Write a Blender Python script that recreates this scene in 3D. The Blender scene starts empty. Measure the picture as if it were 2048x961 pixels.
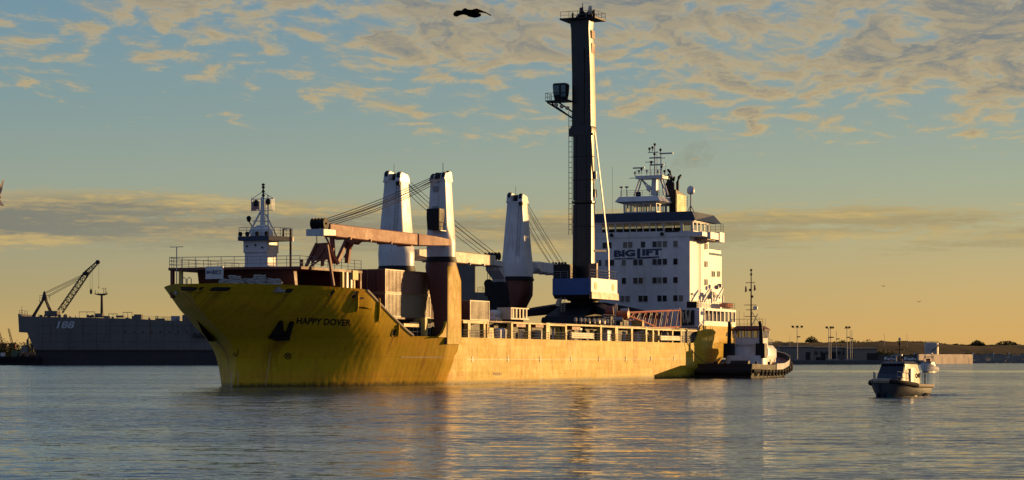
import bpy, bmesh, math, random
from mathutils import Vector, Matrix
R = math.radians
random.seed(7)
sc = bpy.context.scene
COL = sc.collection

# ------------------------------------------------------------------ camera, sky, sun, exposure
F, CX, HY, EYE = 4281.0, 1024.0, 714.0, 3.4      # focal length and horizon of a 2048 px wide frame, eye height in metres
cam_d = bpy.data.cameras.new('camera')
cam = bpy.data.objects.new('camera', cam_d); COL.objects.link(cam)
cam.location = (0, 0, EYE); cam.rotation_euler = (R(90), 0, 0)
cam_d.sensor_width = 36; cam_d.lens = 36*F/2048; cam_d.shift_y = (HY-480.5)/2048
cam_d.clip_start = 0.5; cam_d.clip_end = 60000
sc.camera = cam
SUN_AZ, SUN_EL = 32.5, 5.0                        # azimuth counted from +X, elevation
world = bpy.data.worlds.new("World"); sc.world = world
world.use_nodes = True
sun_d = bpy.data.lights.new('sun', 'SUN'); sun = bpy.data.objects.new('sun', sun_d); COL.objects.link(sun)
sun_d.energy = 5.0; sun_d.angle = R(0.6); sun_d.color = (1.0, 0.585, 0.215)
sdir = Vector((math.cos(R(SUN_AZ))*math.cos(R(SUN_EL)), math.sin(R(SUN_AZ))*math.cos(R(SUN_EL)), math.sin(R(SUN_EL))))
sun.rotation_euler = sdir.to_track_quat('Z', 'Y').to_euler()
sun.location = sdir*500
sc.view_settings.view_transform = 'Standard'; sc.view_settings.look = 'None'
sc.view_settings.exposure = 0.0; sc.view_settings.gamma = 1.0
sc.view_settings.use_curve_mapping = False

class NT:
    """small wrapper to write node trees"""
    def __init__(s, tree): s.t = tree; s.n = tree.nodes; s.l = tree.links
    def node(s, typ, **kw):
        n = s.n.new(typ)
        for k, v in kw.items():
            if k.startswith('i_'):
                key = k[2:]; key = int(key) if key.isdigit() else key.replace('_', ' ')
                s.put(n.inputs[key], v)
            else: setattr(n, k, v)
        return n
    def put(s, sock, v):
        if isinstance(v, bpy.types.NodeSocket): s.l.new(v, sock)
        else: sock.default_value = v
    def math(s, op, a, b=None, c=None, clamp=False):
        n = s.n.new('ShaderNodeMath'); n.operation = op; n.use_clamp = clamp
        s.put(n.inputs[0], a)
        if b is not None: s.put(n.inputs[1], b)
        if c is not None: s.put(n.inputs[2], c)
        return n.outputs[0]
    def mix(s, f, a, b, blend='MIX'):
        n = s.n.new('ShaderNodeMix'); n.data_type = 'RGBA'; n.blend_type = blend; n.clamp_factor = True
        s.put(n.inputs[0], f); s.put(n.inputs[6], a); s.put(n.inputs[7], b)
        return n.outputs[2]
    def ramp(s, f, stops, interp='LINEAR'):
        n = s.n.new('ShaderNodeValToRGB'); cr = n.color_ramp; cr.interpolation = interp
        while len(cr.elements) > len(stops): cr.elements.remove(cr.elements[-1])
        while len(cr.elements) < len(stops): cr.elements.new(0.5)
        for e, (p, c) in zip(cr.elements, stops):
            e.position = p; e.color = (c[0], c[1], c[2], 1) if hasattr(c, '__len__') else (c, c, c, 1)
        s.put(n.inputs[0], f); return n.outputs[0]
    def maprange(s, v, a, b, c=0.0, d=1.0, smooth=False):
        n = s.n.new('ShaderNodeMapRange'); n.clamp = True
        if smooth: n.interpolation_type = 'SMOOTHSTEP'
        s.put(n.inputs[0], v)
        for i, x in enumerate((a, b, c, d)): s.put(n.inputs[i+1], x)
        return n.outputs[0]
    def noise(s, vec, scale, detail=4, rough=0.5, dist=0.0):
        n = s.n.new('ShaderNodeTexNoise'); s.put(n.inputs['Vector'], vec)
        n.inputs['Scale'].default_value = scale; n.inputs['Detail'].default_value = detail
        n.inputs['Roughness'].default_value = rough; n.inputs['Distortion'].default_value = dist
        return n.outputs[0]
    def vec(s, x, y, z):
        n = s.n.new('ShaderNodeCombineXYZ')
        for i, v in enumerate((x, y, z)): s.put(n.inputs[i], v)
        return n.outputs[0]

def srgb(r, g, b):
    f = lambda c: (c/255/12.92) if c <= 10 else ((c/255+0.055)/1.055)**2.4
    return (f(r), f(g), f(b))

def build_world():
    t = NT(world.node_tree); t.n.clear()
    out = t.node('ShaderNodeOutputWorld'); bg = t.node('ShaderNodeBackground')
    t.l.new(bg.outputs[0], out.inputs[0]); bg.inputs[1].default_value = 0.1
    sky = t.node('ShaderNodeTexSky', sky_type='NISHITA', sun_disc=False, sun_elevation=R(SUN_EL), sun_rotation=R(90-SUN_AZ))
    sky.air_density = 1.0; sky.dust_density = 1.5; sky.ozone_density = 2.0
    tc = t.node('ShaderNodeTexCoord').outputs['Generated']
    sp = t.node('ShaderNodeSeparateXYZ', i_0=tc); X, Y, Z = sp.outputs
    el = t.math('MULTIPLY', t.math('ARCSINE', Z), 180/math.pi)             # elevation in degrees
    az = t.math('MULTIPLY', t.math('ARCTAN2', X, Y), 180/math.pi)          # 0 = +Y, + to the right
    # clear evening air, by elevation
    e = t.maprange(el, -2.0, 30.0)
    P = lambda d: (d+2)/32
    clear = t.ramp(e, [(P(-2), srgb(176,140,88)), (P(0.3), srgb(216,170,98)), (P(1.6), srgb(203,174,115)), (P(3.0), srgb(186,175,132)), (P(4.6), srgb(166,174,149)),
                       (P(6.5), srgb(147,164,158)), (P(9.5), srgb(120,150,166)), (P(16), srgb(120,147,172)), (P(30), srgb(76,100,140))])
    leftc = t.ramp(e, [(P(-2), srgb(150,128,92)), (P(0.3), srgb(204,168,104)), (P(1.6), srgb(178,161,114)), (P(3.0), srgb(160,158,130)), (P(4.6), srgb(153,164,148)),
                       (P(6.5), srgb(134,157,156)), (P(9.5), srgb(115,148,165)), (P(16), srgb(112,146,176)), (P(30), srgb(72,98,138))])
    far = t.ramp(e, [(P(-2), srgb(94,108,130)), (P(3), srgb(114,126,152)), (P(9), srgb(116,134,168)), (P(30), srgb(86,108,152))])
    base = t.mix(t.maprange(az, -14, 12), leftc, clear)
    away = t.maprange(t.math('ABSOLUTE', t.math('SUBTRACT', az, 20)), 32, 100, 0, 1, True)
    base = t.mix(away, base, far)
    # clouds on a flat layer seen in perspective
    den = t.math('ADD', t.math('MAXIMUM', Z, 0.0), 0.075)
    u = t.math('DIVIDE', X, den); v = t.math('DIVIDE', Y, den)
    vy = t.math('MULTIPLY', v, 0.60)
    p = t.vec(u, vy, 3.7)
    sh = t.math('MULTIPLY', t.math('SUBTRACT', t.noise(p, 3.0, 3), 0.5), 0.22)
    def fld(ox, oy):
        pw = t.vec(t.math('ADD', t.math('ADD', u, sh), ox), t.math('ADD', t.math('ADD', vy, sh), oy), 3.7)
        return t.noise(pw, 12.5, 8, 0.60), t.noise(pw, 4.2, 2, 0.5)
    n1, big = fld(0, 0); n2, big2 = fld(0.012, 0.034)
    def dens(a_, b_): return t.math('ADD', t.math('MULTIPLY', a_, 0.62), t.math('MULTIPLY', b_, 0.32))
    d0 = dens(n1, big); d1 = dens(n2, big2)
    thr = t.ramp(t.maprange(el, 0, 20), [(0.0, 0.74), (0.245, 0.70), (0.285, 0.60), (0.33, 0.525), (0.40, 0.468), (0.475, 0.432), (0.62, 0.41), (1.0, 0.44)])
    thr = t.math('ADD', thr, t.ramp(t.maprange(az, -15, 15), [(0, 0.250), (0.25, 0.222), (0.42, 0.180), (0.70, 0.135), (1.0, 0.105)]))
    thr = t.math('SUBTRACT', thr, 0.2)
    d = t.math('SUBTRACT', d0, thr)
    mask_hi = t.maprange(d, -0.055, 0.105, 0, 1, True)
    # low streaky bank
    ps = t.vec(t.math('MULTIPLY', az, 0.10), t.math('MULTIPLY', el, 1.5), 8.1)
    s1 = t.noise(ps, 1.5, 8, 0.62, 0.8)
    rip = t.noise(t.vec(t.math('MULTIPLY', az, 1.15), t.math('MULTIPLY', el, 6.0), 2.2), 1.6, 4, 0.6, 0.4)
    s1 = t.math('ADD', t.math('MULTIPLY', s1, 0.62), t.math('MULTIPLY', rip, 0.38))
    s0 = t.noise(t.vec(t.math('MULTIPLY', az, 0.07), 0.0, 2.0), 1.0, 3)
    top = t.math('ADD', t.math('ADD', 3.95, t.math('MULTIPLY', t.math('SUBTRACT', s0, 0.5), 1.6)), t.maprange(az, -13, 14, 0.35, 0.05))
    band = t.math('MULTIPLY', t.maprange(t.math('ADD', el, t.math('MULTIPLY', s0, -1.4)), 1.1, 2.7, 0, 1, True), t.maprange(t.math('SUBTRACT', el, top), -0.5, 0.45, 1, 0, True))
    bandl = t.math('MULTIPLY', band, t.math('ADD', 0.70, t.maprange(az, -5, -12, 0, 0.22)))
    mask_lo = t.maprange(t.math('ADD', s1, t.math('MULTIPLY', bandl, 0.5)), 0.68, 0.88, 0, 1, True)
    mask_lo = t.math('MULTIPLY', mask_lo, band)
    lit = t.maprange(t.math('SUBTRACT', d0, d1), -0.07, 0.055)
    grey = t.math('MULTIPLY', t.maprange(d, 0.03, 0.12, 0, 1, True), t.maprange(lit, 0, 1, 1.0, 0.45))
    grey = t.math('MAXIMUM', grey, t.math('MULTIPLY', t.math('SUBTRACT', 1.0, lit), 0.38))
    golden = t.mix(t.maprange(el, 5, 9.5), (*srgb(214,180,116), 1), (*srgb(196,172,124), 1))
    ccol_hi = t.mix(grey, golden, (*srgb(124,128,128), 1))
    ccol_hi = t.mix(t.math('MAXIMUM', away, t.maprange(el, 14, 35, 0, 0.8)), ccol_hi, (*srgb(98,114,146), 1))
    edge = t.maprange(t.math('SUBTRACT', el, top), -0.45, 0.1)
    streak = t.maprange(t.math('ADD', t.math('MULTIPLY', t.noise(ps, 2.0, 5, 0.55), 0.7), t.math('MULTIPLY', rip, 0.3)), 0.46, 0.64)
    gl = t.mix(t.maprange(az, -13, 8), (*srgb(128,127,116), 1), (*srgb(168,153,112), 1))
    ccol_lo = t.mix(t.math('MAXIMUM', edge, streak), gl, (*srgb(206,176,112), 1))
    ccol_lo = t.mix(away, ccol_lo, (*srgb(104,116,140), 1))
    col = t.mix(t.math('MULTIPLY', mask_lo, 0.92), base, ccol_lo)
    # veil of cloud for the upper part
    col = t.mix(t.math('MULTIPLY', mask_hi, 0.88), col, ccol_hi)
    sc10 = t.node('ShaderNodeVectorMath', operation='SCALE'); t.put(sc10.inputs[0], col); sc10.inputs[3].default_value = 10.0
    fin = t.mix(0.03, sc10.outputs[0], sky.outputs[0])
    t.l.new(fin, bg.inputs[0])
build_world()

# ------------------------------------------------------------------ ship frame: t aft of the stem, q to port, z up
TH = R(66.8); CA, SA = math.cos(TH), math.sin(TH)
O = Vector((-31.6, 235.0, 0))
def S(t, q, z): return Vector((O.x + CA*t + SA*q, O.y + SA*t - CA*q, z))
def PX(t, q, z):
    w = S(t, q, z); return CX + F*w.x/w.y, HY - F*(w.z-EYE)/w.y
def t_of(px, q):
    k = (px-CX)/F; x0, y0 = O.x+SA*q, O.y-CA*q
    return (k*y0 - x0)/(CA - k*SA)
def q_of(px, t):
    k = (px-CX)/F; x0, y0 = O.x+CA*t, O.y+SA*t
    return (k*y0 - x0)/(SA + k*CA)
def z_of(py, t, q): return EYE + (HY-py)*S(t, q, 0).y/F
def W(px, py, Y): return Vector(((px-CX)/F*Y, Y, EYE+(HY-py)/F*Y))

# ------------------------------------------------------------------ materials
MATS = {}
def paint(name, col, rough=0.45, dirt=0.25, dirtcol=(0.12, 0.07, 0.04), streaks=0.0, metal=0.0, scale=0.6, spec=0.5, bump=0.0, coat=0.0, panels=0.0):
    if name in MATS: return MATS[name]
    m = bpy.data.materials.new(name); m.use_nodes = True; t = NT(m.node_tree); b = t.n['Principled BSDF']
    tc = t.node('ShaderNodeTexCoord').outputs['Object']
    n = t.noise(tc, scale, 6, 0.6)
    n2 = t.noise(tc, scale*5, 4, 0.6)
    v = t.math('ADD', t.math('MULTIPLY', n, 0.7), t.math('MULTIPLY', n2, 0.3))
    f = t.math('MULTIPLY', t.maprange(v, 0.46, 0.72, 0, 1, True), dirt)
    if streaks:
        sp = t.node('ShaderNodeSeparateXYZ', i_0=tc).outputs
        sv = t.vec(t.math('MULTIPLY', sp[0], 1.6), t.math('MULTIPLY', sp[1], 1.6), t.math('MULTIPLY', sp[2], 0.09))
        s1 = t.maprange(t.noise(sv, 1.3, 5, 0.65), 0.52, 0.74, 0, 1, True)
        f = t.math('MAXIMUM', f, t.math('MULTIPLY', s1, streaks))
    c = t.mix(f, (*col, 1), (*dirtcol, 1))
    tone = t.maprange(t.noise(tc, scale*0.4, 3), 0.3, 0.7, 0.82, 1.12)
    mm = t.node('ShaderNodeVectorMath', operation='SCALE'); t.put(mm.inputs[0], c); t.put(mm.inputs[3], tone)
    t.l.new(mm.outputs[0], b.inputs['Base Color'])
    t.put(b.inputs['Roughness'], t.maprange(v, 0.3, 0.7, max(rough-0.02, 0.05), min(rough+0.16, 1)))
    b.inputs['Metallic'].default_value = metal
    b.inputs['Specular IOR Level'].default_value = spec
    if bump:
        bn = t.node('ShaderNodeBump'); bn.inputs['Strength'].default_value = bump; bn.inputs['Distance'].default_value = 0.05
        t.put(bn.inputs['Height'], v); t.l.new(bn.outputs[0], b.inputs['Normal'])
    MATS[name] = m; return m

def hull_paint(runs=()):
    m = bpy.data.materials.new('yellow_hull_paint'); m.use_nodes = True; t = NT(m.node_tree); b = t.n['Principled BSDF']
    tc = t.node('ShaderNodeTexCoord').outputs['Object']
    x, y, z = t.node('ShaderNodeSeparateXYZ', i_0=tc).outputs
    big = t.noise(t.vec(t.math('MULTIPLY', x, 0.16), t.math('MULTIPLY', y, 0.16), t.math('MULTIPLY', z, 0.5)), 1.0, 5, 0.6)
    base = t.mix(t.maprange(big, 0.35, 0.68), (0.55, 0.365, 0.003, 1), (0.65, 0.405, 0.010, 1))
    aft = t.maprange(x, 30.5, 33.5)
    base = t.mix(t.math('MULTIPLY', aft, 0.75), base, t.mix(t.maprange(big, 0.40, 0.60), (0.60, 0.425, 0.006, 1), (0.71, 0.49, 0.022, 1)))
    # rollered repaint patches: rows along the plating
    row = t.math('FLOOR', t.math('MULTIPLY', z, 0.62)); cell = t.math('FLOOR', t.math('ADD', t.math('MULTIPLY', x, 0.11), t.math('MULTIPLY', row, 0.37)))
    wn = t.node('ShaderNodeTexWhiteNoise', noise_dimensions='3D'); t.put(wn.inputs['Vector'], t.vec(cell, row, 1.0))
    sc_n = t.noise(t.vec(t.math('MULTIPLY', x, 0.4), 2.0, z), 1.2, 5, 0.6)
    base = t.mix(t.math('MULTIPLY', t.math('MULTIPLY', wn.outputs[0], t.maprange(sc_n, 0.35, 0.6, 0.3, 1.0)), 0.60), base, (0.68, 0.30, 0.02, 1))
    band = t.noise(t.vec(t.math('MULTIPLY', x, 0.07), 0.0, t.math('MULTIPLY', z, 1.6)), 1.0, 4, 0.6)
    base = t.mix(t.math('MULTIPLY', t.math('MULTIPLY', t.maprange(band, 0.50, 0.62), aft), 0.65), base, (0.80, 0.57, 0.06, 1))
    wn2 = t.node('ShaderNodeTexWhiteNoise', noise_dimensions='3D'); t.put(wn2.inputs['Vector'], t.vec(t.math('FLOOR', t.math('ADD', t.math('MULTIPLY', x, 0.21), t.math('MULTIPLY', row, 0.61))), row, 7.0))
    base = t.mix(t.math('MULTIPLY', t.math('MULTIPLY', t.math('GREATER_THAN', wn2.outputs[0], 0.80), aft), 0.45), base, (0.84, 0.64, 0.14, 1))
    # thin vertical runs
    sv = t.vec(t.math('MULTIPLY', x, 1.5), t.math('MULTIPLY', y, 0.8), t.math('MULTIPLY', z, 0.10))
    run = t.maprange(t.noise(sv, 1.5, 6, 0.7), 0.50, 0.78, 0, 1, True)
    base = t.mix(t.math('MULTIPLY', run, 0.6), base, (0.26, 0.11, 0.010, 1))
    rust = t.maprange(t.noise(t.vec(t.math('MULTIPLY', x, 0.35), 4.0, t.math('MULTIPLY', z, 0.12)), 1.0, 5, 0.62), 0.56, 0.70, 0, 1, True)
    base = t.mix(t.math('MULTIPLY', rust, 0.5), base, (0.36, 0.13, 0.015, 1))
    # rust runs below the openings in the plating
    jit = t.math('MULTIPLY', t.math('SUBTRACT', t.noise(t.vec(x, 0.0, t.math('MULTIPLY', z, 0.7)), 2.0, 3), 0.5), 0.5)
    for x0, z0, ln, w_, k_ in runs:
        dx_ = t.math('ABSOLUTE', t.math('SUBTRACT', t.math('ADD', x, jit), x0))
        mk = t.math('MULTIPLY', t.maprange(dx_, 0.0, w_, 1, 0, True), t.math('MULTIPLY', t.maprange(z, z0-ln, z0, 0, 1), t.maprange(z, z0, z0+.2, 1, 0)))
        base = t.mix(t.math('MULTIPLY', mk, k_), base, (0.17, 0.055, 0.012, 1))
    # scuffs and fender marks low on the side
    sc_ = t.noise(t.vec(t.math('MULTIPLY', x, 1.1), y, t.math('MULTIPLY', z, 0.5)), 1.3, 7, 0.72, 0.25)
    low = t.maprange(z, 4.2, 0.6)
    base = t.mix(t.math('MULTIPLY', t.math('MULTIPLY', t.maprange(sc_, 0.54, 0.72), low), 0.5), base, (0.25, 0.13, 0.02, 1))
    # dark slime at the waterline
    wl = t.maprange(t.math('ADD', z, t.math('MULTIPLY', t.math('SUBTRACT', sc_, 0.5), 1.3)), 0.62, 0.18)
    base = t.mix(t.math('MULTIPLY', wl, 0.85), base, (0.03, 0.035, 0.012, 1))
    # plate seams
    seam = t.math('LESS_THAN', t.math('ABSOLUTE', t.math('SUBTRACT', t.math('FRACT', t.math('MULTIPLY', x, 0.092)), 0.5)), 0.006)
    seam2 = t.math('LESS_THAN', t.math('ABSOLUTE', t.math('SUBTRACT', t.math('FRACT', t.math('MULTIPLY', z, 0.44)), 0.5)), 0.010)
    sm = t.math('MAXIMUM', seam, seam2)
    base = t.mix(t.math('MULTIPLY', sm, 0.35), base, (0.22, 0.11, 0.01, 1))
    t.l.new(base, b.inputs['Base Color'])
    t.put(b.inputs['Specular IOR Level'], t.maprange(x, 24.0, 32.0, 0.16, 0.22))
    t.put(b.inputs['Roughness'], t.maprange(sc_, 0.3, 0.7, 0.46, 0.64))
    dent = t.noise(t.vec(t.math('MULTIPLY', x, 0.5), t.math('MULTIPLY', y, 0.5), t.math('MULTIPLY', z, 0.5)), 1.0, 2, 0.4)
    frames = t.math('MULTIPLY', t.math('SINE', t.math('MULTIPLY', x, 7.85)), t.noise(t.vec(t.math('MULTIPLY', x, 0.3), 0.0, t.math('MULTIPLY', z, 0.6)), 1.0, 3, 0.5))
    dent2 = t.noise(t.vec(t.math('MULTIPLY', x, 1.3), t.math('MULTIPLY', y, 1.3), t.math('MULTIPLY', z, 0.55)), 1.0, 3, 0.5)
    hh = t.math('ADD', t.math('ADD', t.math('MULTIPLY', dent, 1.3), t.math('MULTIPLY', run, 0.05)), t.math('ADD', t.math('MULTIPLY', frames, 0.10), t.math('MULTIPLY', dent2, 0.35)))
    bn = t.node('ShaderNodeBump'); bn.inputs['Strength'].default_value = 0.55; bn.inputs['Distance'].default_value = 0.10
    t.put(bn.inputs['Height'], hh); t.l.new(bn.outputs[0], b.inputs['Normal'])
    return m

def glass_mat(name, tint=(0.5, 0.52, 0.5), alpha=0.65, rough=0.05):
    m = bpy.data.materials.new(name); m.use_nodes = True; t = NT(m.node_tree); t.n.clear()
    out = t.node('ShaderNodeOutputMaterial'); tr = t.node('ShaderNodeBsdfTransparent'); tr.inputs[0].default_value = (*[c*alpha*1.5 for c in tint], 1)
    gl = t.node('ShaderNodeBsdfGlossy'); gl.inputs['Roughness'].default_value = rough
    fr = t.node('ShaderNodeFresnel'); fr.inputs[0].default_value = 1.5
    mx = t.node('ShaderNodeMixShader'); t.l.new(fr.outputs[0], mx.inputs[0]); t.l.new(tr.outputs[0], mx.inputs[1]); t.l.new(gl.outputs[0], mx.inputs[2])
    t.l.new(mx.outputs[0], out.inputs[0]); return m

WHITE = paint('white_paint', (0.66, 0.66, 0.64), 0.30, 0.25, (0.34, 0.26, 0.17), streaks=0.45)
CRWHITE = paint('crane_white', (0.62, 0.62, 0.60), 0.31, 0.4, (0.34, 0.24, 0.16), streaks=0.65)
BLUE = paint('navy_blue_paint', (0.012, 0.028, 0.062), 0.4, 0.2, (0.05, 0.06, 0.08))
LOGO = paint('logo_blue', (0.015, 0.03, 0.085), 0.45, 0.1)
CBLUE = paint('crane_blue', (0.010, 0.085, 0.28), 0.35, 0.15, (0.04, 0.07, 0.12))
GREYT = paint('tower_grey', (0.016, 0.013, 0.010), 0.27, 0.3, (0.03, 0.022, 0.016), streaks=0.3, spec=0.45)
MAROON = paint('maroon_deck_paint', (0.14, 0.035, 0.018), 0.5, 0.4, (0.06, 0.03, 0.02), streaks=0.3)
PINK = paint('faded_jib_paint', (0.42, 0.17, 0.09), 0.55, 0.3, (0.35, 0.22, 0.14), streaks=0.2)
RUST = paint('rust_red_paint', (0.24, 0.06, 0.03), 0.5, 0.35, (0.08, 0.04, 0.03))
BLACK = paint('black_paint', (0.012, 0.012, 0.013), 0.5, 0.3, (0.03, 0.025, 0.02), spec=0.25)
RUBBER = paint('black_rubber', (0.012, 0.012, 0.012), 0.75, 0.3, (0.03, 0.027, 0.024), spec=0.25)
STEEL = paint('galvanised_steel', (0.32, 0.32, 0.31), 0.42, 0.3, (0.2, 0.14, 0.1), metal=0.3)
CABLE = paint('wire_rope', (0.035, 0.032, 0.03), 0.5, 0.2)
CREAM = paint('cream_deck_paint', (0.62, 0.52, 0.36), 0.45, 0.4, (0.25, 0.14, 0.07), streaks=0.3)
DARK = paint('dark_interior', (0.02, 0.018, 0.016), 0.7, 0.2)
GLASSD = paint('dark_window_glass', (0.012, 0.014, 0.016), 0.10, 0.1, spec=0.4)
CURTAIN = paint('window_with_pale_curtain', (0.16, 0.15, 0.12), 0.25, 0.2)
GLASS = glass_mat('clear_glass')
YPOST = paint('yellow_post_paint', (0.62, 0.44, 0.10), 0.45, 0.4, (0.28, 0.15, 0.05), streaks=0.4)
CONC = paint('concrete', (0.34, 0.31, 0.27), 0.8, 0.5, (0.14, 0.12, 0.1), streaks=0.3, scale=0.2)
NGREY = paint('naval_grey', (0.15, 0.128, 0.105), 0.6, 0.5, (0.06, 0.05, 0.045), streaks=0.6, scale=0.12)
NDARK = paint('old_bottom_paint', (0.036, 0.030, 0.028), 0.7, 0.7, (0.075, 0.05, 0.035), streaks=0.5, scale=0.15)
ORANGE = paint('orange_grp', (0.55, 0.13, 0.03), 0.4, 0.2)
ROPE = paint('mooring_rope', (0.36, 0.35, 0.32), 0.85, 0.5, (0.16, 0.15, 0.13), scale=4)

# ------------------------------------------------------------------ mesh helpers
class MB:
    def __init__(s): s.v = []; s.f = []; s.m = []
    def add(s, vs, fs, m=0):
        o = len(s.v); s.v += [tuple(v) for v in vs]
        for f in fs: s.f.append([o+i for i in f]); s.m.append(m)
        return s
    def box(s, x0, x1, y0, y1, z0, z1, m=0):
        v = [(x, y, z) for x in (x0, x1) for y in (y0, y1) for z in (z0, z1)]
        return s.add(v, [(0,1,3,2), (4,6,7,5), (0,4,5,1), (2,3,7,6), (0,2,6,4), (1,5,7,3)], m)
    def ring(s, rings, m=0, caps=True):
        n = len(rings[0]); v = [p for r in rings for p in r]; f = []
        for i in range(len(rings)-1):
            for j in range(n):
                a = i*n+j; b = i*n+(j+1) % n; f.append((a, b, b+n, a+n))
        if caps: f += [tuple(range(n))[::-1], tuple(range((len(rings)-1)*n, len(rings)*n))]
        return s.add(v, f, m)
    def tube(s, p0, p1, r, n=6, r2=None, m=0, caps=True):
        return s.path([p0, p1], [r, r if r2 is None else r2], n, m, caps)
    def path(s, pts, r, n=6, m=0, caps=True, closed=False):
        pts = [Vector(p) for p in pts]; rs = r if hasattr(r, '__len__') else [r]*len(pts); rings = []
        for i, p in enumerate(pts):
            a = pts[max(i-1, 0)]; b = pts[min(i+1, len(pts)-1)]
            if closed: a = pts[i-1]; b = pts[(i+1) % len(pts)]
            d = (b-a).normalized(); up = Vector((0, 0, 1)) if abs(d.z) < 0.95 else Vector((1, 0, 0))
            x = d.cross(up).normalized(); y = x.cross(d)
            rings.append([p + x*(rs[i]*math.cos(k*2*math.pi/n)) + y*(rs[i]*math.sin(k*2*math.pi/n)) for k in range(n)])
        if closed: rings.append(rings[0]); caps = False
        return s.ring(rings, m, caps)
    def bar(s, p0, p1, w, h=None, m=0, up=(0, 0, 1)):
        h = h or w; p0 = Vector(p0); p1 = Vector(p1); d = (p1-p0).normalized(); up = Vector(up)
        if abs(d.dot(up)) > 0.97: up = Vector((1, 0, 0))
        x = d.cross(up).normalized()*w/2; y = x.cross(d).normalized()*h/2
        return s.ring([[p-x-y, p+x-y, p+x+y, p-x+y] for p in (p0, p1)], m)
    def prism(s, poly, axis, a0, a1, m=0):
        def P(p, a): return {'x': (a, p[0], p[1]), 'y': (p[0], a, p[1]), 'z': (p[0], p[1], a)}[axis]
        return s.ring([[P(p, a0) for p in poly], [P(p, a1) for p in poly]], m)
    def lathe(s, prof, c=(0, 0, 0), n=16, m=0):
        rings = [[(c[0]+r*math.cos(2*math.pi*k/n), c[1]+r*math.sin(2*math.pi*k/n), c[2]+z) for k in range(n)] for r, z in prof]
        return s.ring(rings, m)
    def disc(s, c, axis, r, w, n=18, m=0):
        c = Vector(c); a = Vector(axis).normalized()*w/2
        return s.tube(c-a, c+a, r, n, m=m)
    def torus(s, c, axis, r, r2, n=16, k=6, m=0):
        c = Vector(c); a = Vector(axis).normalized(); up = Vector((0, 0, 1)) if abs(a.z) < 0.9 else Vector((1, 0, 0))
        x = a.cross(up).normalized(); y = a.cross(x)
        rings = []
        for i in range(n+1):
            an = 2*math.pi*i/n; d = x*math.cos(an)+y*math.sin(an)
            rings.append([c + d*(r+r2*math.cos(2*math.pi*j/k)) + a*(r2*math.sin(2*math.pi*j/k)) for j in range(k)])
        return s.ring(rings, m, False)
    def rail(s, pts, h=1.05, n=3, step=1.6, r=0.03, m=0, inc=None):
        pts = [Vector(p) for p in pts]
        for k in range(n):
            zz = h*(k+1)/n
            for a, b in zip(pts, pts[1:]): s.tube(a+Vector((0, 0, zz)), b+Vector((0, 0, zz)), r*(1 if k == n-1 else .75), 4, m=m)
        for a, b in zip(pts, pts[1:]):
            L = (b-a).length; c = max(1, round(L/step))
            for i in range(c+1):
                p = a.lerp(b, i/c); s.tube(p, p+Vector((0, 0, h)), r, 4, m=m)
        return s
    def ladder(s, p0, p1, side, w=0.45, step=0.3, r=0.025, m=0):
        p0 = Vector(p0); p1 = Vector(p1); sd = Vector(side).normalized()*w/2
        s.tube(p0-sd, p1-sd, r, 4, m=m); s.tube(p0+sd, p1+sd, r, 4, m=m)
        n = int((p1-p0).length/step)
        for i in range(1, n): p = p0.lerp(p1, i/n); s.tube(p-sd, p+sd, r*.8, 4, m=m)
        return s
    def truss(s, a0, a1, w0, w1, up=(0, 0, 1), bays=8, r=0.07, rb=0.04, m=0, h0=None, h1=None):
        """four-chord lattice between two points"""
        a0 = Vector(a0); a1 = Vector(a1); d = (a1-a0).normalized(); x = d.cross(Vector(up)).normalized(); y = x.cross(d)
        h0 = h0 or w0; h1 = h1 or w1
        def c(k, f):
            sx, sy = ((-1, -1), (1, -1), (1, 1), (-1, 1))[k]; p = a0.lerp(a1, f)
            return p + x*sx*(w0+(w1-w0)*f)/2 + y*sy*(h0+(h1-h0)*f)/2
        for k in range(4):
            s.tube(c(k, 0), c(k, 1), r, 5, m=m); k2 = (k+1) % 4
            for i in range(bays):
                f0, f1 = i/bays, (i+1)/bays
                s.tube(c(k if i % 2 else k2, f0), c(k2 if i % 2 else k, f1), rb, 4, m=m)
                s.tube(c(k, f1), c(k2, f1), rb, 4, m=m)
        return s
    def build(s, name, mats, parent=None, flip=False, off=(0, 0, 0), label=None, sharp=32, smooth=True, kind=None):
        if not isinstance(mats, (list, tuple)): mats = [mats]
        me = bpy.data.meshes.new(name)
        vs = [(v[0]-off[0], v[1]-off[1], v[2]-off[2]) for v in s.v]
        if flip: vs = [(v[0], -v[1], v[2]) for v in vs]
        me.from_pydata(vs, [], s.f)
        for m in mats: me.materials.append(m)
        for p, mi in zip(me.polygons, s.m): p.material_index = mi
        bm = bmesh.new(); bm.from_mesh(me)
        bmesh.ops.recalc_face_normals(bm, faces=bm.faces)
        if smooth:
            for f in bm.faces: f.smooth = True
            for e in bm.edges:
                e.smooth = len(e.link_faces) == 2 and e.calc_face_angle(9) < R(sharp)
        bm.to_mesh(me); bm.free()
        o = bpy.data.objects.new(name, me); COL.objects.link(o)
        if parent: o.parent = parent
        if label: o['label'] = label
        if kind: o['kind'] = kind
        return o

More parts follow.
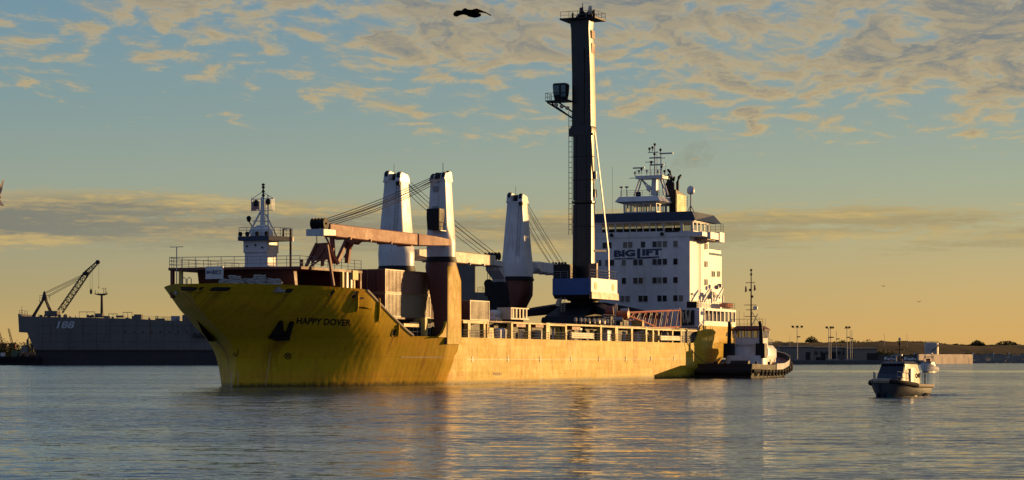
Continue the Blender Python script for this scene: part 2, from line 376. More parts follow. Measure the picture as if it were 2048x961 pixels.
def thing(name, label, cat, loc=(0, 0, 0), rz=0.0, group=None):
    o = bpy.data.objects.new(name, None); COL.objects.link(o); o.empty_display_size = 0.5
    o.location = loc; o.rotation_euler = (0, 0, rz); o['label'] = label; o['category'] = cat
    if group: o['group'] = group
    return o
def sub(name, parent, loc=(0, 0, 0), rz=0.0, label=None):
    o = bpy.data.objects.new(name, None); COL.objects.link(o); o.empty_display_size = 0.3
    o.location = loc; o.rotation_euler = (0, 0, rz); o.parent = parent
    if label: o['label'] = label
    return o
def tag(o, label, cat, group=None):
    o['label'] = label; o['category'] = cat
    if group: o['group'] = group
    return o
def copy_tree(o, parent=None):
    c = o.copy(); COL.objects.link(c); c.parent = parent
    for ch in list(o.children): copy_tree(ch, c)
    return c
def shape_ring(cx, cy, w, d, z, e=8.0, n=24):
    """superellipse ring: e=2 round, large e square"""
    out = []
    for k in range(n):
        a = 2*math.pi*(k+0.5)/n; c, s_ = math.cos(a), math.sin(a)
        out.append((cx + w/2*math.copysign(abs(c)**(2/e), c), cy + d/2*math.copysign(abs(s_)**(2/e), s_), z))
    return out
def text_tris(txt, bold=0.0, shear=0.0):
    """flat glyph mesh normalised to a unit box: (vertices in 0..1, faces, width/height)"""
    cu = bpy.data.curves.new('lettering', 'FONT'); cu.body = txt; cu.offset = bold; cu.shear = shear; cu.resolution_u = 3
    o = bpy.data.objects.new('lettering', cu); COL.objects.link(o)
    me = bpy.data.meshes.new_from_object(o.evaluated_get(bpy.context.evaluated_depsgraph_get()))
    vs = [(v.co.x, v.co.y) for v in me.vertices]; fs = [list(p.vertices) for p in me.polygons]
    bpy.data.objects.remove(o); bpy.data.curves.remove(cu); bpy.data.meshes.remove(me)
    x0 = min(v[0] for v in vs); x1 = max(v[0] for v in vs); y0 = min(v[1] for v in vs); y1 = max(v[1] for v in vs)
    return [((v[0]-x0)/(x1-x0), (v[1]-y0)/(y1-y0)) for v in vs], fs, (x1-x0)/(y1-y0)
# ------------------------------------------------------------------ water
def build_water():
    m = bpy.data.materials.new('harbour_water'); m.use_nodes = True; t = NT(m.node_tree); b = t.n['Principled BSDF']
    b.inputs['Base Color'].default_value = (0.034, 0.085, 0.105, 1); b.inputs['IOR'].default_value = 1.75
    geo = t.node('ShaderNodeNewGeometry').outputs['Position']
    x, y, z = t.node('ShaderNodeSeparateXYZ', i_0=geo).outputs
    def layer(sx, sy, off, detail, rough=0.55, dist=0.0, col=False):
        n = t.node('ShaderNodeTexNoise'); t.put(n.inputs['Vector'], t.vec(t.math('MULTIPLY', x, sx), t.math('MULTIPLY', y, sy), off))
        n.inputs['Scale'].default_value = 1; n.inputs['Detail'].default_value = detail; n.inputs['Roughness'].default_value = rough; n.inputs['Distortion'].default_value = dist
        if not col: return n.outputs[0]
        s = t.node('ShaderNodeSeparateColor'); t.l.new(n.outputs[1], s.inputs[0])
        return [t.math('SUBTRACT', s.outputs[i], 0.5) for i in (0, 1)]
    # surface slope: wind chop of several sizes, crests lying across the wind
    s1 = layer(0.42, 1.1, 1.0, 3, 0.58, 0.5, True)
    s2 = layer(1.7, 4.2, 5.0, 3, 0.6, 0.5, True)
    s3 = layer(3.5, 8.0, 9.0, 2, 0.6, 0.3, True)
    calm = t.maprange(layer(0.010, 0.035, 3.0, 4, 0.6, 0.8), 0.36, 0.64, 0.60, 1.25)      # cat's-paws
    wobble = t.math('MULTIPLY', t.math('SUBTRACT', layer(0.02, 0.0, 4.0, 3), 0.5), 26.0)
    dist1 = t.math('ABSOLUTE', t.math('SUBTRACT', t.math('ADD', y, wobble), 500.0))
    slick = t.math('MULTIPLY', t.maprange(dist1, 20, 60, 1, 0, True), t.maprange(x, 50, 75))
    lane = t.maprange(layer(0.004, 0.05, 12.0, 5, 0.65, 1.5), 0.56, 0.70, 1.0, 0.55, )
    amp = t.math('MULTIPLY', t.math('MULTIPLY', calm, lane), t.math('SUBTRACT', 1.0, t.math('MULTIPLY', slick, 0.75)))
    def tot(i, k):
        return t.math('MULTIPLY', t.math('MULTIPLY', t.math('ADD', t.math('ADD', t.math('MULTIPLY', s1[i], 1.2), t.math('MULTIPLY', s2[i], 1.0)), t.math('MULTIPLY', s3[i], 0.8)), k), amp)
    nv = t.node('ShaderNodeVectorMath', operation='NORMALIZE'); t.put(nv.inputs[0], t.vec(tot(0, WAVE*0.30), t.math('SUBTRACT', tot(1, WAVE), t.math('MULTIPLY', amp, 0.085)), 1.0))
    t.l.new(nv.outputs[0], b.inputs['Normal'])
    b.inputs['Roughness'].default_value = 0.05
    mb = MB()
    mb.add([(-9000, -60, 0), (9000, -60, 0), (9000, 26000, 0), (-9000, 26000, 0)], [(0, 1, 2, 3)])
    o = mb.build('water', m, kind='structure', smooth=False)
WAVE = 0.58
build_water()
# ------------------------------------------------------------------ cargo ship: hull
def lerp_tab(x, tab):
    if x <= tab[0][0]: return tab[0][1]
    for (a, va), (b, vb) in zip(tab, tab[1:]):
        if x <= b: return va + (vb-va)*(x-a)/(b-a)
    return tab[-1][1]
def sstep(a, b, x):
    x = min(max((x-a)/(b-a), 0), 1); return x*x*(3-2*x)
STEM = [(-1.5, 1.6), (0, 1.9), (2, 2.5), (3.2, 2.6), (4.3, 2.1), (5.4, 0.8), (7.0, -2.4), (8.75, -5.4), (11.2, -7.9)]
def ztop(t): return lerp_tab(t, [(-7.9, 11.15), (-5, 11.3), (4, 11.15), (9.6, 10.95), (10.4, 10.7), (20.9, 5.8), (100, 5.65), (124.5, 5.6), (126, 5.9), (127.6, 7.2), (128.6, 8.5), (149, 8.5)])
def Hq(t, z):
    s0 = lerp_tab(z, STEM); u = min(max((t-s0)/(27.6-s0), 0), 1)
    a = lerp_tab(z, [(0, 7.0), (3, 7.3), (5.8, 7.0), (8.5, 5.5), (11.2, 4.0)]); b = lerp_tab(z, [(0, 5.7), (3, 6.5), (5.8, 7.5), (8.5, 9.0), (11.2, 10.5)])
    uc = lerp_tab(z, [(0, .60), (5.8, .56), (11.2, .52)]); m = lerp_tab(z, [(0, 1.7), (5.8, 1.6), (11.2, 1.8)])
    q = a*u+b*(1-(1-min(u/uc, 1))**m)
    d0 = lerp_tab(z, [(0, 29.8), (3, 30.5), (5.8, 31.1)])
    if t > d0: q -= (a+b-12.7)*sstep(d0, d0+.6, t)
    if t > 122:
        k = lerp_tab(z, [(-1.5, .55), (0, .42), (3, .22), (6, .06), (8.5, .02)]); q *= 1-k*((t-122)/27)**2
    return max(q, 0.0)
def hull_pt(px, py):
    q = 10.0
    for _ in range(60):
        t = t_of(px, q); z = z_of(py, t, q); q = 0.5*q+0.5*Hq(t, z)
    return t, q, z

_runs = []
for _px, _py, _l, _w, _k in ((372, 583, 3.0, .5, .5), (402, 582, 2.2, .25, .6), (440, 583, 4.0, .6, .5), (577, 586, 3.5, .35, .6), (663.5, 592, 3.0, .22, .7), (709, 596, 3.0, .3, .6), (788, 671, 2.5, .2, .7), (556, 684, 4.5, .8, .6), (571, 684, 3.0, .4, .5), (640, 600, 5.0, .25, .35)):
    _t, _q, _z = hull_pt(_px, _py); _runs.append((_t, _z, _l, _w, _k))
for _x, _z in ((38, 5.4), (46.5, 3.3), (55, 5.3), (61, 3.2), (73, 5.3), (86, 3.1), (93, 5.2), (101, 5.2), (114, 3.2), (119, 5.4)): _runs.append((_x, _z, 2.6, .22, .55))
YEL = hull_paint(_runs)
ship = thing('cargo_ship', 'big heavy-lift cargo ship with a yellow hull, white bridge block and three white deck cranes', 'cargo ship', S(0, 0, 0), TH)

def build_hull():
    mb = MB(); NR = 26
    taus = [-7.9+i*0.58 for i in range(35)] + [10.8+i*0.8 for i in range(24)] + [29.8, 30.0, 30.2, 30.4, 30.6, 30.8, 31.0, 31.1, 31.2, 31.35, 31.5, 31.7, 32, 33, 34.5, 36]
    taus = sorted(set(taus)); cols = []
    for tau in taus:
        def tt(z):
            s0 = lerp_tab(z, STEM); return s0+(tau+7.9)/43.9*(36-s0)
        lo, hi = 0.0, 11.3
        for _ in range(30):
            mid = (lo+hi)/2
            if mid <= ztop(tt(mid)): lo = mid
            else: hi = mid
        zt = lo
        cols.append([(tt(-1.5+(zt+1.5)*j/NR), -1.5+(zt+1.5)*j/NR) for j in range(NR+1)])
    t = 38.0
    while t <= 148.6:
        zt = ztop(t); cols.append([(t, -1.5+(zt+1.5)*j/NR) for j in range(NR+1)])
        t += 4 if t < 118 else 0.7
    # stern end
    for side in (1, -1):
        o = len(mb.v)
        for c in cols:
            for (tt_, z) in c: mb.v.append((tt_, side*Hq(tt_, z), z))
        n = NR+1
        for i in range(len(cols)-1):
            for j in range(NR):
                mb.f.append([o+i*n+j, o+(i+1)*n+j, o+(i+1)*n+j+1, o+i*n+j+1]); mb.m.append(0)
    # transom
    last = cols[-1]; rp = [(tt_, Hq(tt_, z), z) for tt_, z in last]; rs = [(tt_, -Hq(tt_, z), z) for tt_, z in last]
    n = len(rp); mb.add(rp+rs, [(j, j+1, n+j+1, n+j) for j in range(n-1)])
    # bulwark rail cap and inner face
    for side in (1, -1):
        pts = [(c[-1][0], Hq(*c[-1]), c[-1][1]) for c in cols]
        vs = []
        for i, (t_, q, z) in enumerate(pts):
            tin = t_ + (0.3 if q < 6 else 0.0); qi = max(q-0.28, 0)
            vs += [(t_, side*q, z), (tin, side*qi, z), (tin+.25, side*max(min(qi, Hq(t_, z-0.95)-.28), 0), z-0.95)]
        fs = []
        for i in range(len(pts)-1):
            a = i*3; b = a+3; fs += [(a, b, b+1, a+1), (a+1, b+1, b+2, a+2)]
        mb.add(vs, fs)
    mb.build('hull', YEL, ship, flip=True, sharp=40)
    # decks
    d = MB()
    def strip(t0, t1, z, step=1.0):
        n = max(2, int((t1-t0)/step)); vs = []; fs = []
        for i in range(n+1):
            t = t0+(t1-t0)*i/n; q = max(Hq(t, z)-0.1, 0.01); vs += [(t, q, z), (t, -q, z)]
        for i in range(n): fs.append((2*i, 2*i+1, 2*i+3, 2*i+2))
        d.add(vs, fs)
    strip(-6.6, 10.2, 10.25); d.add([(10.1, 12.0, 9.0), (10.1, -12.0, 9.0), (16, -12.0, 8.2), (16, 12.0, 8.2)], [(0, 1, 2, 3)]); strip(10.0, 128, 4.7, 2.0); strip(127.6, 148.4, 8.3)
    bq = [(Hq(10.1, z)-.3, z) for z in (4.7, 6, 7.5, 9, 10.3)]
    d.add([(10.1, q, z) for q, z in bq]+[(10.1, -q, z) for q, z in bq[::-1]], [tuple(range(10))])
    d.build('deck', MAROON, ship, flip=True, smooth=False)
    # rubbing strake: thin pipe rail along the side with small brackets
    r = MB(); pts = [(t, Hq(t, 3.35)+0.03, 3.35) for t in [20+i*1.0 for i in range(8)]]
    r.path(pts, 0.035, 5)
    r.build('side_pipe', STEEL, ship, flip=True)
    r = MB(); r.path([(t, Hq(t, 3.05)+0.03, 3.05) for t in range(36, 122, 5)], 0.03, 5)
    for t in range(38, 120, 11): r.box(t, t+0.2, 12.68, 12.78, 2.75, 3.45)
    r.build('side_pipe', STEEL, ship, flip=True)
    # capping rail down the slope of the bulwark
    r = MB(); r.path([(t, Hq(t, ztop(t))+0.05, ztop(t)+0.08) for t in (10.2, 12, 14, 16, 18, 20, 21)], 0.13, 6)
    r.build('slope_rail', CREAM, ship, flip=True)
    # fairleads (mooring openings), ports
    def opening(px, py, w, h, round_=False, lip=True):
        t, q, z = hull_pt(px, py); mb = MB(); dpx = w*9
        w = abs(hull_pt(px+dpx/2, py)[0]-hull_pt(px-dpx/2, py)[0])
        n = 16; ring_o = []; ring_i = []
        for k in range(n):
            a = 2*math.pi*k/n; e = 2/(2.0 if round_ else 6)
            c_ = math.copysign(abs(math.cos(a))**e, math.cos(a)); s_ = math.copysign(abs(math.sin(a))**e, math.sin(a))
            tt_, zz = t+c_*w/2, z+s_*h/2; ring_i.append((tt_, Hq(tt_, zz)+0.015, zz))
            tt_, zz = t+c_*(w/2+0.1), z+s_*(h/2+0.1); ring_o.append((tt_, Hq(tt_, zz)+0.01, zz))
        mb.add(ring_i, [tuple(range(n))], 0)
        if lip: mb.path([Vector(p)+Vector((0, .03, 0)) for p in ring_o], 0.045, 5, 1, closed=True)
        o = mb.build('fairlead', [DARK, YEL], ship, flip=True)
    opening(372, 578.5, 3.1, 0.42); opening(402, 577.5, 0.8, 0.3); opening(440, 579, 4.3, 0.42); opening(577, 582, 1.7, 0.42)
    opening(663.5, 586.5, 0.62, 0.62, True); opening(788, 665, 0.75, 0.75, True); opening(709, 590, 0.9, 0.75); opening(724, 597, 0.9, 0.22, lip=False)
    # hanging fenders / chutes on the slope
    for px, py0, py1 in ((714, 590, 625), (757, 597, 645), (795.5, 650, 674)):
        t0, q0, z0 = hull_pt(px, py0); t1, q1, z1 = hull_pt(px-2, py1); m_ = MB()
        pts = [Vector((t0, q0+0.12, z0)).lerp(Vector((t1, q1+0.12, z1)), k/4) for k in range(5)]
        pts = [Vector((p.x, Hq(p.x, p.z)+0.1, p.z)) for p in pts]
        m_.path(pts, [0.12, .16, .17, .15, .06], 6); m_.build('hull_rib', YEL, ship, flip=True)
    # anchors, laid against the plating
    def slab(pts, o0, o1):
        r = []
        for o_ in (o0, o1):
            ring = []
            for px, py in pts: t, q, z = hull_pt(330+px/4.368, 480+py/4.368); ring.append((t-o_*.35, q+o_*.9, z))
            r.append(ring)
        return r
    a = MB()
    a.ring(slab([(900, 856), (985, 722), (1000, 706), (1012, 722), (1012, 850)], .1, .45)); a.ring(slab([(1030, 862), (1082, 722), (1098, 712), (1108, 726), (1066, 868)], .1, .45))
    a.ring(slab([(896, 846), (1064, 850), (1062, 880), (960, 884), (900, 862)], .05, .6)); a.ring(slab([(1006, 880), (1006, 790), (1030, 790), (1034, 880)], .1, .35))
    a.build('anchor', BLACK, ship, flip=True, smooth=False)
    a = MB(); P = [(394, 641), (404, 650), (424, 672), (429, 684), (417, 683), (405, 666)]
    a.ring([[(t_of(px, q_), q_, z_of(py, t_of(px, q_), q_)) for px, py in P] for q_ in (-4.2, -5.0)]); a.build('anchor', BLACK, ship, flip=True, smooth=False)

    def hull_text(txt, px0, px1, pyt, pyb, slope, mat_, bold=0.02, shear=0.0, off=0.02):
        vs, fs, asp = text_tris(txt, bold, shear); out = []
        for u, v in vs:
            t, q, z = hull_pt(px0+(px1-px0)*u, pyb+(pyt-pyb)*v + slope*u); out.append((t, q+off, z))
        mb = MB(); mb.add(out, fs); return mb.build('lettering', mat_, ship, flip=True, smooth=False)
    hull_text('HAPPY DOVER', 592, 701, 635, 648.5, 4.5, BLACK, 0.03, 0.18)
    vs, fs, _ = text_tris('PUSH', 0.02); out = []
    for u, v in vs:
        t, q, z = t_of(986+17*u, 12.7), 12.7, 0; z = z_of(751.5-6*v, t, 12.7); out.append((t, 12.73, z))
    mb = MB(); mb.add(out, fs); mb.build('lettering', paint('brown_lettering', (0.14, 0.06, 0.02), 0.5), ship, flip=True, smooth=False)
    # bow marks: bulb symbol, thruster symbol, draught marks
    def mark(pts, w, mat_, closed=False, name='hull_mark'):
        mb = MB(); P3 = []
        for px, py in pts:
            t, q, z = hull_pt(px, py); P3.append((t, q+0.015, z))
        mb.path(P3, w, 5, closed=closed); mb.build(name, mat_, ship, flip=True)
    mark([(476, 698), (476, 708), (474, 711), (468, 711.5), (466, 709), (470, 706)], 0.06, BLACK)
    mark([(575.5+6*math.cos(a*math.pi/8), 712.5+6*math.sin(a*math.pi/8)) for a in range(16)], 0.055, BLACK, True)
    mark([(571.5, 708.5), (579.5, 716.5)], 0.05, BLACK); mark([(579.5, 708.5), (571.5, 716.5)], 0.05, BLACK)
    for px0, y0, y1 in ((463, 745, 774), (475.5, 742, 774)):
        mark([(px0, y0), (px0, (y0+y1)/2), (px0, y1)], 0.035, CREAM, name='draught_mark')
    mark([(541-i*0.7, 706+i*4.4) for i in range(16)], 0.03, CREAM, name='draught_mark')
build_hull()
# ------------------------------------------------------------------ cargo ship: column under the port crane
def build_column():
    prof = [(4.9, 29.0, 13.55, 4.4, 1.9, 14), (6.5, 29.0, 13.6, 4.2, 1.8, 14), (8.5, 29.0, 13.55, 4.2, 1.9, 14), (12.5, 29.0, 13.1, 4.2, 2.8, 12), (14.2, 29.0, 12.72, 3.7, 3.45, 3), (15.0, 29.0, 12.7, 3.5, 3.5, 2)]
    rings = [shape_ring(t, q, w, d, z, e, 32) for z, t, q, w, d, e in prof]
    mb = MB(); mb.ring(rings, 1)
    # the outboard face carries on the yellow of the hull
    for i in range(len(rings)-1):
        for j in range(32):
            k = i*32+j; a = (j+1)*360/32
            lim = (46, 134) if i < 3 else ((56, 124) if i == 3 else (82, 98))
            if lim[0] <= a <= lim[1]: mb.m[k] = 0
    mb.build('crane_column', [YEL, MAROON], ship, flip=True, sharp=30)
    b = MB(); b.ring([[(31.0, 14.4, 5.0), (31.0, 12.75, 5.0), (31.0, 12.75, 7.6), (31.0, 14.4, 7.6)], [(33.3, 12.72, 5.0), (33.3, 12.6, 5.0), (33.3, 12.6, 5.9), (33.3, 12.72, 5.9)]])
    b.build('column_bracket', YEL, ship, flip=True, smooth=False)
    b = MB(); b.prism([(24.6, 5.7), (27.1, 5.7), (27.1, 8.0), (26.6, 7.0), (25.8, 6.2)], 'y', 14.1, 14.4)
    b.build('column_bracket', YEL, ship, flip=True, smooth=False)
build_column()

# ------------------------------------------------------------------ cranes of the ship
def deck_crane(t, q, zr, rz, top, wb, wt, jl, jz, jh, jib_mat, cab=True, nrope=4, tipdrop=0.0, ped=None, label=None, twist=0.0):
    """origin on the slewing ring; local x along the jib"""
    c = sub('deck_crane', ship, (t, -q, zr), rz, label)
    H_ = top
    m = MB()
    rings = [shape_ring(0, 0, wb, wb, 0.35, 2, 28), shape_ring(0, 0, wb, wb, 2.0, 2.2, 28), shape_ring(0, 0, wb*.93, wb*.93, 2.6, 2.8, 28), shape_ring(0, 0, wb*.76, wb*.76, 4.0, 9, 28),
             shape_ring(0, 0, (wb*.76+wt)*.5, (wb*.76+wt)*.5, H_*.55, 10, 28), shape_ring(0, 0, wt, wt*.95, H_*.86, 10, 28), shape_ring(0, 0, wt*.98, wt*.95, H_*.90, 10, 28)]
    m.ring(rings); tw = m.build('crane_tower', CRWHITE, c, sharp=28)
    r = MB(); r.lathe([(wb/2+.02, -.3), (wb/2+.16, -.3), (wb/2+.16, 0.0), (wb/2+.05, 0.02), (wb/2+.05, .3), (wb/2-.1, .36)], n=32); r.build('slewing_ring', BLACK, c)
    # head: two thick rounded cheeks with the rope sheaves between
    w2 = wt*.49
    def lobe(cx, cz, r, a0, a1, n=9): return [(cx+r*math.cos(R(a0+(a1-a0)*k/n)), cz+r*math.sin(R(a0+(a1-a0)*k/n))) for k in range(n+1)]
    m = MB(); m.box(-w2*1.04, w2*1.04, -w2*1.0, w2*1.0, H_*.895, H_*.912); m.build('head_floor', CRWHITE, c)
    for s_, hz_ in ((-1, H_*.952), (1, H_*.968)):
        hd = MB(); poly = [(-w2, H_*.905), (w2*1.0, H_*.905), (w2*1.12, H_*.93)]+lobe(w2*.45, hz_-.35, w2*.55, 5, 100)+lobe(-w2*.5, hz_, w2*.42, 80, 190)+[(-w2, H_*.93)]
        ys = (s_*w2*.95, s_*w2*.40); hd.prism(poly, 'y', min(ys), max(ys)); hd.build('head_cheek', CRWHITE, c, sharp=35)
        sh = MB(); sh.disc((-w2*.5, s_*w2*.68, hz_+.06), (0, 1, 0), w2*.47, w2*.30, 18); sh.disc((w2*.45, s_*w2*.68, hz_-.29), (0, 1, 0), w2*.60, w2*.30, 18); sh.build('sheave', BLACK, c)
    sh = MB(); sh.disc((w2*.3, 0, H_*.945), (0, 1, 0), w2*.5, w2*.7, 18); sh.build('sheave', BLACK, c)
    l = MB(); l.box(-w2-.45, -w2, -w2-.1, -w2+.5, H_*.86, H_*.90); l.build('floodlight', BLACK, c)
    l = MB(); l.tube((-w2*.5, 0, H_*.92), (-w2*.5, 0, H_*1.0+1.2), .035, 5); l.build('antenna', BLACK, c)
    # platform and hatch on the tower
    p = MB(); p.box(-w2*.5, w2*.5, -wb*.42-.9, -wb*.40, H_*.60, H_*.60+.1); p.rail([(-w2*.5, -wb*.42-.9, H_*.6+.1), (w2*.5, -wb*.42-.9, H_*.6+.1)], 1.0, 2, .8, .03)
    ld = MB(); xs = -wb*.46
    ld.ladder((-wb*.41, -wb*.15, 3.2), (-wt*.51, -wb*.2, H_*.86), (0, 1, 0), .5, .4, .03); ld.build('ladder', STEEL, c)
    hp = MB(); y0 = wb*.40; hp.prism([(-.8, H_*.33), (.9, H_*.33), (.9, H_*.48), (-.8, H_*.48)], 'y', y0-.35, y0-.22); hp.build('hatch', CRWHITE, c)
    for zz in (.22, .55, .78):
        fx = MB(); fx.box(wb*.38-wb*.10*zz, wb*.38-wb*.10*zz+.30, -.5, .1, H_*zz, H_*zz+.6); fx.build('junction_box', STEEL, c)
    # jib
    if jl:
        j = MB(); x0 = wb*.38
        hh = jh
        for s_ in (-1, 1):                                   # two legs at the foot, box girder outboard
            j.ring([shape_ring_yz(x0, s_*wb*.46, .7, hh*.55, jz), shape_ring_yz(x0+jl*.12, s_*wb*.42, .7, hh*.8, jz), shape_ring_yz(x0+jl*.24, s_*wb*.22, .9, hh, jz)])
        j.ring([shape_ring_yz(x0+jl*.20, 0, wb*.66, hh, jz), shape_ring_yz(x0+jl*.5, 0, wb*.46, hh*1.06, jz), shape_ring_yz(x0+jl*.88, 0, wb*.44, hh*1.02, jz), shape_ring_yz(x0+jl*.93, 0, wb*.44, hh*.8, jz+hh*.1)])
        for xx in (.28, .45, .62, .78):
            j.box(x0+jl*xx, x0+jl*xx+.25, -wb*.27, wb*.27, jz-hh*.62, jz-hh*.4)
        jb = j.build('jib', jib_mat, c, sharp=30)
        tip = MB(); tx = x0+jl
        tip.ring([shape_ring_yz(tx-jl*.10, 0, wb*.52, hh*.5, jz-hh*.2), shape_ring_yz(tx, 0, wb*.62, hh*.55, jz-hh*.28)])
        tip.build('jib_head', CRWHITE, jb)
        shv = MB()
        for k in range(5): shv.disc((tx-1.0, -wb*.22+k*wb*.11, jz+hh*.45), (0, 1, 0), .62, .14, 18)
        shv.tube((tx-1.0, -wb*.28, jz+hh*.45), (tx-1.0, wb*.28, jz+hh*.45), .12); shv.build('sheave', BLACK, jb)
        for k in range(nrope):
            f = k/(nrope-1) if nrope > 1 else 0; yy = -wb*.22+f*wb*.44
            for (xe, ze, xs_, zs) in ((tx-1.0, jz+hh*.5, w2*.62, H_*.95), (tx-3.2, jz+hh*.55, w2*.62, H_*.90)):
                if xe < tx-3 and k % 2: continue
                cb = MB(); A = Vector((xs_, yy*.9, zs)); B = Vector((xe-.35*k*(1 if xe > tx-3 else 1.3), yy, ze))
                pts = [A.lerp(B, u/8)-Vector((0, 0, .5*math.sin(math.pi*u/8)*(0.5+.2*k))) for u in range(9)]
                cb.path(pts, 0.045, 4); cb.build('wire_rope', CABLE, c)
    if cab:
        e = sub('operator_cab', c); k = MB(); cx_, cy_, cz_ = cab
        k.ring([shape_ring(cx_, cy_, 1.5, 1.6, cz_, 12, 20), shape_ring(cx_, cy_, 1.8, 1.7, cz_+1.5, 12, 20), shape_ring(cx_, cy_, 1.7, 1.7, cz_+2.5, 12, 20)])
        k.build('cab_body', BLACK, c); bpy.data.objects.remove(e)
        k = MB()
        k.box(cx_-.9, cx_+.9, cy_+.85, cy_+1.05, cz_-.16, cz_-.08)
        k.rail([(cx_-.9, cy_+1.0, cz_-.1), (cx_+.9, cy_+1.0, cz_-.1)], 1.0, 2, .9, .03); k.build('cab_railing', STEEL, c)
    return c
def shape_ring_yz(x, y, w, h, z):
    b = min(w, h)*.06
    return [(x, y-w/2+b, z-h/2), (x, y+w/2-b, z-h/2), (x, y+w/2, z-h/2+b), (x, y+w/2, z+h/2-b), (x, y+w/2-b, z+h/2), (x, y-w/2+b, z+h/2), (x, y-w/2, z+h/2-b), (x, y-w/2, z-h/2+b)]

# port crane: jib points forward and lies in its rest
c1 = deck_crane(29.0, 12.7, 15.0, math.pi, 10.5, 3.45, 2.15, 30.3, 2.0, 1.35, PINK, cab=(1.95, 0.2, 3.5), nrope=4, label='ship crane with pinkish jib laid forward')
# starboard cranes: jibs aft
c2 = deck_crane(64.9, -11, 15.7, R(-2), 13.4, 5.0, 2.8, 30, 2.3, 1.6, CREAM, cab=None, nrope=4)
c3 = deck_crane(108.0, -11, 15.7, R(3), 13.4, 5.0, 2.8, 19.5, 2.2, 1.6, CRWHITE, cab=None, nrope=4)
def pedestal(t, q, z1, w):
    m = MB()
    m.ring([shape_ring(t, q-1.3, 4.2, 3.2, 4.7, 12, 28), shape_ring(t, q-1.3, 4.2, 3.2, 10.2, 12, 28), shape_ring(t, q-.2, w*.96, w*.92, z1-2.6, 4, 28), shape_ring(t, q, w*.98, w*.98, z1-1.4, 2.2, 28), shape_ring(t, q, w, w, z1-.2, 2, 28)])
    return m.build('crane_column', MAROON, ship, flip=True, sharp=28)
pedestal(64.9, -11, 15.7, 5.0); pedestal(108.0, -11, 15.7, 5.0)
# hook block hanging under the second crane's jib
hb = MB(); hb.disc((0, 0, 0), (1, 0, 0), .7, .5, 16); hb.box(-.4, .4, -.5, .5, -1.9, -.2); hb.path([(0, 0, -1.9), (0, 0, -2.6), (.1, .4, -3.1), (.1, 0, -3.5), (.1, -.5, -3.2)], [.16, .2, .22, .2, .08], 8)
hbo = hb.build('hook_block', [BLACK], c2); hbo.location = (29.6, 0, -1.2)
hb = MB(); hb.tube((0, 0, 0), (0, 0, 2.8), .05, 5); hb.tube((0, .4, 0), (0, .4, 2.8), .05, 5); hb.build('wire_rope', CABLE, c2).location = (29.6, -.2, -1.2)
hd = MB(); hd.ring([shape_ring_yz(31.0, 0, 2.4, 1.0, 1.4), shape_ring_yz(33.0, 0, 2.2, 1.6, 0.4), shape_ring_yz(33.6, 0, 1.8, 1.2, -1.2)]); hd.build('jib_nose', CRWHITE, c2)
hd = MB(); hd.ring([[(32.6, -1.0, -.8), (34.2, -1.0, -.8), (34.2, 1.0, -.8), (32.6, 1.0, -.8)], [(32.2, -1.2, -4), (34.6, -1.2, -4), (34.6, 1.2, -4), (32.2, 1.2, -4)], [(32.6, -.9, -9), (34.4, -.9, -9), (34.4, .9, -9), (32.6, .9, -9)]])
hd.build('jib_rest', BLACK, c2)

